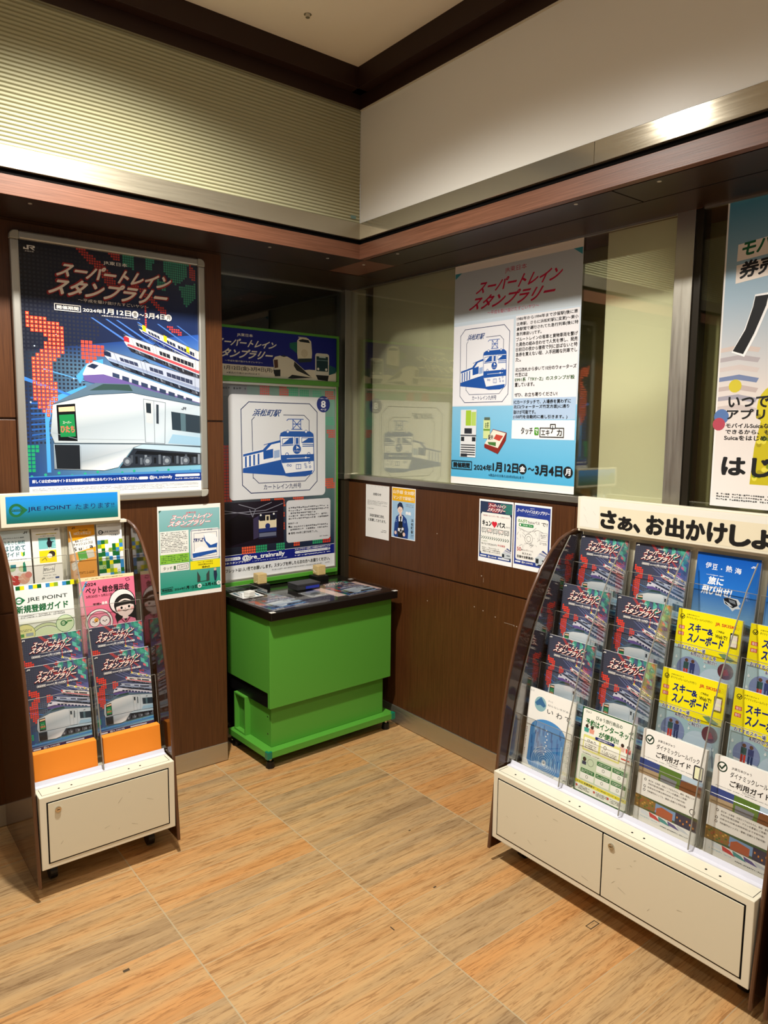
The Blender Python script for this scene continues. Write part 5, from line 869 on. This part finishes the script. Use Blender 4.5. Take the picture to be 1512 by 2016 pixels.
# ------------------------------------------------------------------ leaflet racks
PROF = [(0, .05), (.012, .17), (.023, .28), (.042, .45), (.054, .54), (.076, .66), (.100, .75), (.133, .85), (.175, .945), (.232, 1.04), (.290, 1.105), (.330, 1.137), (.372, 1.157), (.42, 1.168), (.475, 1.172)]
ROWS = [(.442, 1.153), (.345, .978), (.272, .796), (.178, .615)]
PITCH = .231; LEAN = math.radians(7.5)
def rack(label, loc, rz, ncol, header, zb=0, topz=(None,) * 4, rows=ROWS):
    r = thing('leaflet_rack', label, 'leaflet rack', loc, rz, None); W_ = ncol * PITCH + .016
    for x, nm in ((0, 0), (W_ - .009, 1)):
        pl = MB().prism(PROF + [(.475, .05)], 'x', x, x + .009, 0, 0); s_ = pl.build('side_panel', [SMOKE], r)
        ed = MB(); pts = [(x + .0045, a_, b_) for a_, b_ in PROF]; ed.tube(pts, .0062, 8); ed.tube([(x + .0045, .002, .052), (x + .0045, .475, .052)], .005, 6); ed.build('edge_trim', SMOKEEDGE, s_, smooth=True)
    zc0, zc1 = .095 + zb, .343 + zb
    MB().prism([(.004, zc0), (.42, zc0), (.42, zc1 - .022), (.1135, zc1 - .022), (.1135, zc1), (.004, zc1)], 'x', .014, W_ - .014).build('cabinet', CREAM, r, bevel=.002)
    nd = 1 if ncol == 2 else 2; dw = (W_ - .028 - .050 - .0042 * (nd - 1)) / nd
    for d in range(nd):
        x = .014 + .025 + d * (dw + .0042); dz0, dz1 = zc0 + .022, zc1 - .024
        dr = MB().box(x, x + dw, .0015, .0042, dz0, dz1).build('door', CREAMDOOR, r, bevel=.0008)
        MB().box(x - .0042, x + dw + .0042, .0034, .0045, dz0 - .0042, dz1 + .0042).build('door_gap', GAP, r)
        rr = random.Random(3 + d + ncol)
        for i in range(7):
            a_, b_, l_, g_ = x + .03 + rr.random() * (dw - .09), dz0 + .02 + rr.random() * (dz1 - dz0 - .05), .006 + rr.random() * .022, (rr.random() - .4) * 1.6
            ex, ez = l_ * math.cos(g_), l_ * math.sin(g_); nx_, nz_ = -math.sin(g_) * .0005, math.cos(g_) * .0005
            MB().quad((a_ - nx_, .0012, b_ - nz_), (a_ + ex, .0012, b_ + ez), (a_ + ex + nx_, .0012, b_ + ez + nz_), (a_ + nx_, .0012, b_ + nz_)).build('scuff', mat('scuff_grey', '#9a9078', .8), dr)
        if d == nd - 1:
            lx, lz = x + .030, dz1 - .026
            lk = MB().cyl((lx, -.0035, lz), .0095, .006, 'y', n=24).cyl((lx, -.0045, lz), .0065, .002, 'y', n=20).build('lock', CHROME, dr, smooth=True); MB().box(lx - .004, lx + .004, -.0049, -.0043, lz - .001, lz + .001).build('keyhole', GAP, dr)
    MB().box(.025, W_ - .025, .018, .0185, zc1, zc1 + .0006).box(.025, .0262, .018, .065, zc1, zc1 + .0006).box(W_ - .0262, W_ - .025, .018, .065, zc1, zc1 + .0006).build('top_seam', GAP, r)
    for c_ in range(ncol):
        for dx in (.095, .135): MB().cyl((.008 + c_ * PITCH + dx - .02, .040, zc1 - .0005), .0032, .0012, n=10).build('screw', GAP, r)
    for x in (.07, W_ - .07):
        for y in (.12, .36):
            w_ = MB().cyl((x - .011, y, .032), .030, .022, 'x', n=22).build('castor', BLACK, r); MB().box(x - .016, x + .016, y - .02, y + .02, .056, zc0).build('castor_fork', BLACK, w_)
    MB().box(.012, W_ - .012, .462, .470, .08, 1.168).build('back_panel', CREAM, r)
    MB().box(.012, W_ - .012, .430, .462, 1.167, 1.178).build('header_shelf', CREAM, r, bevel=.001)
    sb = MB().box(.020, W_ - .040, .412, .445, 1.178, 1.298).build('sign_box', CREAM, r, bevel=.002)
    if header: header(sb, .020, W_ - .040)
    # acrylic: dividers, pockets, front lip
    off = [(max(.085, a_ + .040 - (b_ > .9) * 0), b_) for a_, b_ in PROF if .36 < b_ < 1.16]
    dv = [(.085, .350)] + [(a_, b_) for a_, b_ in off] + [(.46, 1.150), (.46, 1.05), (.30, .60), (.22, .36), (.20, .350)]
    dv = [(.075, .352), (.092, .45), (.118, .58), (.150, .69), (.198, .83), (.262, .965), (.325, 1.075), (.385, 1.152), (.455, 1.158), (.455, .95), (.40, .80), (.32, .60), (.24, .36), (.235, .330), (.118, .330), (.118, .352)]
    for c_ in range(ncol + 1):
        x = .012 + c_ * PITCH + (0 if c_ == 0 else -.004 if c_ == ncol else -.004)
        dq = MB().prism(dv, 'x', x, x + .003).build('divider', ACRYL, r); MB().tube([(x + .0015, a_, b_) for a_, b_ in dv[:8]], .0021, 6).build('edge', ACRYLEDGE, dq)
    ca, sa = math.cos(LEAN), math.sin(LEAN)
    for ri, (s0, z0) in enumerate(rows):
        zbtm = z0 - .287 * ca; sbtm = s0 - .287 * sa
        for c_ in range(ncol):
            x0 = .014 + c_ * PITCH; x1 = x0 + PITCH - .010; hgt = .185
            m_ = MB()
            def L_(d, t): return (sbtm + d + t * sa, zbtm + t * ca)      # d: depth, t: along the lean
            for (d, t0, t1) in ((-.020, -.004, hgt), (.013, -.004, .285)): (a0, b0), (a1, b1) = L_(d, t0), L_(d, t1); m_._add([(x0, a0, b0), (x1, a0, b0), (x1, a1, b1), (x0, a1, b1)], [(0, 1, 2, 3)], 0)
            (a0, b0), (a1, b1) = L_(-.020, -.004), L_(.013, -.004); m_._add([(x0, a0, b0), (x1, a0, b0), (x1, a1, b1), (x0, a1, b1)], [(0, 1, 2, 3)], 0)
            pk = m_.build('pocket', ACRYL, r); (a_, b_) = L_(-.020, hgt); e_ = MB().tube([(x0, a_, b_), (x1, a_, b_)], .0010, 6); (a2, b2) = L_(-.020, -.004)
            e_.tube([(x0, a2, b2), (x0, a_, b_)], .0011, 6).tube([(x1, a2, b2), (x1, a_, b_)], .0011, 6); e_.build('edge', ACRYLEDGE, pk)
    MB().prism([(.070, zc1), (.090, zc1), (.096, zc1 + .014), (.0935, zc1 + .016), (.087, zc1 + .003), (.070, zc1 + .003)], 'x', .016, W_ - .016).build('front_lip', LIPM, r)
    return r
def place(o, r, x, s0, z0, hgt, first):
    """stand a leaflet in a rack's pocket: x = its centre, (s0, z0) = depth and height of its top edge"""
    M = r.matrix_basis if r.matrix_basis else r.matrix_world
    o.location = M @ Vector((x, s0 - hgt * math.sin(LEAN), z0 - hgt * math.cos(LEAN))); o.rotation_euler = (-LEAN, 0, r.rotation_euler.z); return o
def leaflet(art, w, hgt, name, thick=.005, m=GLOSSY):
    p = Print(w, hgt); art(p); return p.build(name, m, None, back=thick, anchor='bc')
def again(o, label):
    c = o.copy(); C.objects.link(c); c['label'] = label; return c

def sign_blue(sb, x0, x1):
    p = Print(x1 - x0 - .028, .096); n = 6
    cols = ['#1a8ee6', '#1a90e0', '#1a8ed4', '#1888b8', '#147a94', '#0f6c70', '#0f665c']
    for i in range(n): p.rect(0, i / n, 1, (i + 1) / n, cols[i], cols[i + 1])
    p.up(); leaf_mark(p, .085, .52, .062, '#1d6a3c', '#1a86c0', '#1d5a34'); p.text('JRE POINT', .18, .42, .56, .61, '#16205a', .012); p.text('たまります!!', .60, .40, .965, .61, '#16205a', .0)
    p.build('sign_face', PAPER, sb, (x0 + .018, .4118, 1.2885), edge='#e8e4d4')
RL = rack('small two-column leaflet rack with a blue sign on the left', (.508, 2.419, 0), 0, 2, sign_blue, .008, rows=[(.45, 1.163), (.342, .983), (.262, .812), (.205, .725)])
def sign_cream(sb, x0, x1):
    p = Print(x1 - x0 - .022, .106); p.rect(0, 0, 1, 1, '#e9e6da'); p.up(); w_ = p.w
    rnd = random.Random(8)
    for i in range(5): x = .01 + rnd.random() * .09; y = .15 + rnd.random() * .6; p.line([(x, y), (x + .012, y + .12)], .0025, '#dcd8cc')
    p.rect(.085 / w_, .22, .80 / w_ + .02, 1.0, '#e6dcc0'); p.up()
    tx = 'さあ、お出かけしよう'
    cells = [('さ', 0, .0), ('ぁ', .073, .0), ('、', .135, .5), ('お', .185, 0), ('出', .258, 0), ('か', .330, 0), ('け', .402, 0), ('し', .476, 0), ('よ', .545, .08), ('う', .612, 0)]
    for ch, dx, dt in cells:
        x = (.093 + dx) / w_; wd = (.060 if ch not in 'ぁ、' else .054 if ch == 'ぁ' else .022) / w_
        p.text(ch if ch != 'ぁ' else 'あ', x, .36 + (0.14 if ch == 'ぁ' else dt * .7), x + wd, .93, '#171512', .055)
    p.build('sign_face', PAPER, sb, (x0 + .012, .4118, 1.2930), edge='#e8e4d4')
RR = rack('wide four-column leaflet rack with a cream sign against the right wall', (1.845, 1.705, 0), -PI / 2, 4, sign_cream)
R3 = rack('second leaflet rack at the lower right edge, only its dark side showing', (1.845, .735, 0), -PI / 2, 2, None)
bpy.context.view_layer.update()

cx = lambda c_, o_=0: .008 + c_ * PITCH + .1155 + o_
ORD = ['top', 'second', 'third', 'bottom']
tp = leaflet(b_train, .203, .287, 'pamphlet', .006)
spots = [(RR, 0, 0, 'in the top row of the leftmost column of the wide rack'), (RR, 0, 1, 'in the second row of the leftmost column of the wide rack'), (RR, 0, 2, 'in the third row of the leftmost column of the wide rack'), (RR, 1, 0, 'in the top row of the second column of the wide rack'), (RR, 1, 1, 'in the second row of the second column of the wide rack'), (RR, 1, 2, 'in the third row of the second column of the wide rack'),
         (RL, 0, 2, 'half hidden in the left column of the small rack'), (RL, 0, 3, 'lowest in the left column of the small rack'), (RL, 1, 2, 'half hidden in the right column of the small rack'), (RL, 1, 3, 'lowest in the right column of the small rack')]
LROWS = [(.45, 1.163), (.342, .983), (.262, .812), (.205, .725)]
for i, (r, c_, ri, where) in enumerate(spots):
    lab = 'dark train pamphlet ' + where
    o = tp if i == 0 else again(tp, lab); tag(o, lab, 'pamphlet', 'stamp rally train pamphlets')
    s0, z0 = (ROWS if r is RR else LROWS)[ri]; place(o, r, cx(c_, .0 if r is RR else [.008, .0][c_]), s0, z0, .287, 0)
def put(art, w, hgt, r, x, ri, label, cat='leaflet', name='leaflet', dz=0):
    s0, z0 = (ROWS if r is RR else LROWS)[ri]; o = leaflet(art, w, hgt, name); tag(o, label, cat); return place(o, r, x, s0 + dz * math.sin(LEAN), z0 + dz, hgt, 0)
put(b_furusato, .098, .205, RL, .008 + .010 + .052, 0, 'slim pale blue leaflet with food at the top left of the small rack', name='slim_leaflet')
put(b_machirail, .098, .205, RL, .008 + .010 + .052 + .104, 0, 'slim white leaflet with teal and yellow pictures, top of the small rack', name='slim_leaflet')
put(b_suica, .098, .205, RL, .008 + PITCH + .010 + .050, 0, 'slim orange leaflet at the top of the right column of the small rack', name='slim_leaflet', dz=.003)
put(b_guide_mosaic, .095, .205, RL, .008 + PITCH + .010 + .154, 0, 'slim white leaflet with a colour mosaic at the top right of the small rack', name='slim_leaflet')
put(b_register, .203, .287, RL, cx(0, .006), 1, 'white registration guide with a green leaf mark in the small rack', name='guide_booklet')
put(b_pet, .203, .287, RL, cx(1), 1, 'pink pet show flyer with a girl in a hat in the small rack', 'flyer', 'flyer')
b = leaflet(b_izu, .205, .287, 'travel_booklet'); tag(b, 'deep blue coast travel booklet at the top of the third column of the wide rack', 'booklet'); place(b, RR, cx(2), *ROWS[0], .287, 0)
b2_ = again(b, 'deep blue travel booklet at the top of the rightmost column of the wide rack'); place(b2_, RR, cx(3), *ROWS[0], .287, 0)
sk = leaflet(b_ski, .207, .287, 'ski_booklet', .008)
for i, (c_, ri, where) in enumerate(((2, 1, 'in the second row of the third column of the wide rack'), (2, 2, 'in the third row of the third column of the wide rack'), (3, 1, 'in the second row of the rightmost column of the wide rack'), (3, 2, 'in the third row of the rightmost column of the wide rack'))):
    o = sk if i == 0 else again(sk, ''); tag(o, 'yellow ski booklet ' + where, 'booklet', 'yellow ski booklets'); place(o, RR, cx(c_), *ROWS[ri], .287, 0)
put(b_iwate, .203, .287, RR, cx(0), 3, 'white booklet with a blue ice cave arch at the lower left of the wide rack', 'booklet', 'travel_booklet')
put(b_view, .205, .287, RR, cx(1), 3, 'dark green bordered booking leaflet at the bottom of the second column of the wide rack', 'leaflet', 'leaflet')
d = leaflet(b_dynamic, .207, .287, 'guide_booklet', .012)
for i, (c_, where) in enumerate(((2, 'third column of the wide rack'), (3, 'rightmost column of the wide rack'))):
    o = d if i == 0 else again(d, ''); tag(o, 'white guide booklet with town photos, bottom of the ' + where, 'booklet', 'white travel guide booklets'); place(o, RR, cx(c_), *ROWS[3], .287, 0)
# orange foam fillers under the lowest pamphlets of the small rack
for i, lab in enumerate(('orange foam block in the left column of the small rack', 'orange foam block in the right column of the small rack')):
    x0 = .020 + i * PITCH + (.004 if i == 0 else 0); x1 = x0 + .205
    m_ = MB().prism([(.0975, .3545), (.130, .3545), (.140, .45), (.139, .455), (.110, .455)], 'x', x0, x1)
    o = m_.build('foam_block', ORANGE, None, bevel=.002); o.location = RL.location; tag(o, lab, 'foam block', 'orange foam blocks')
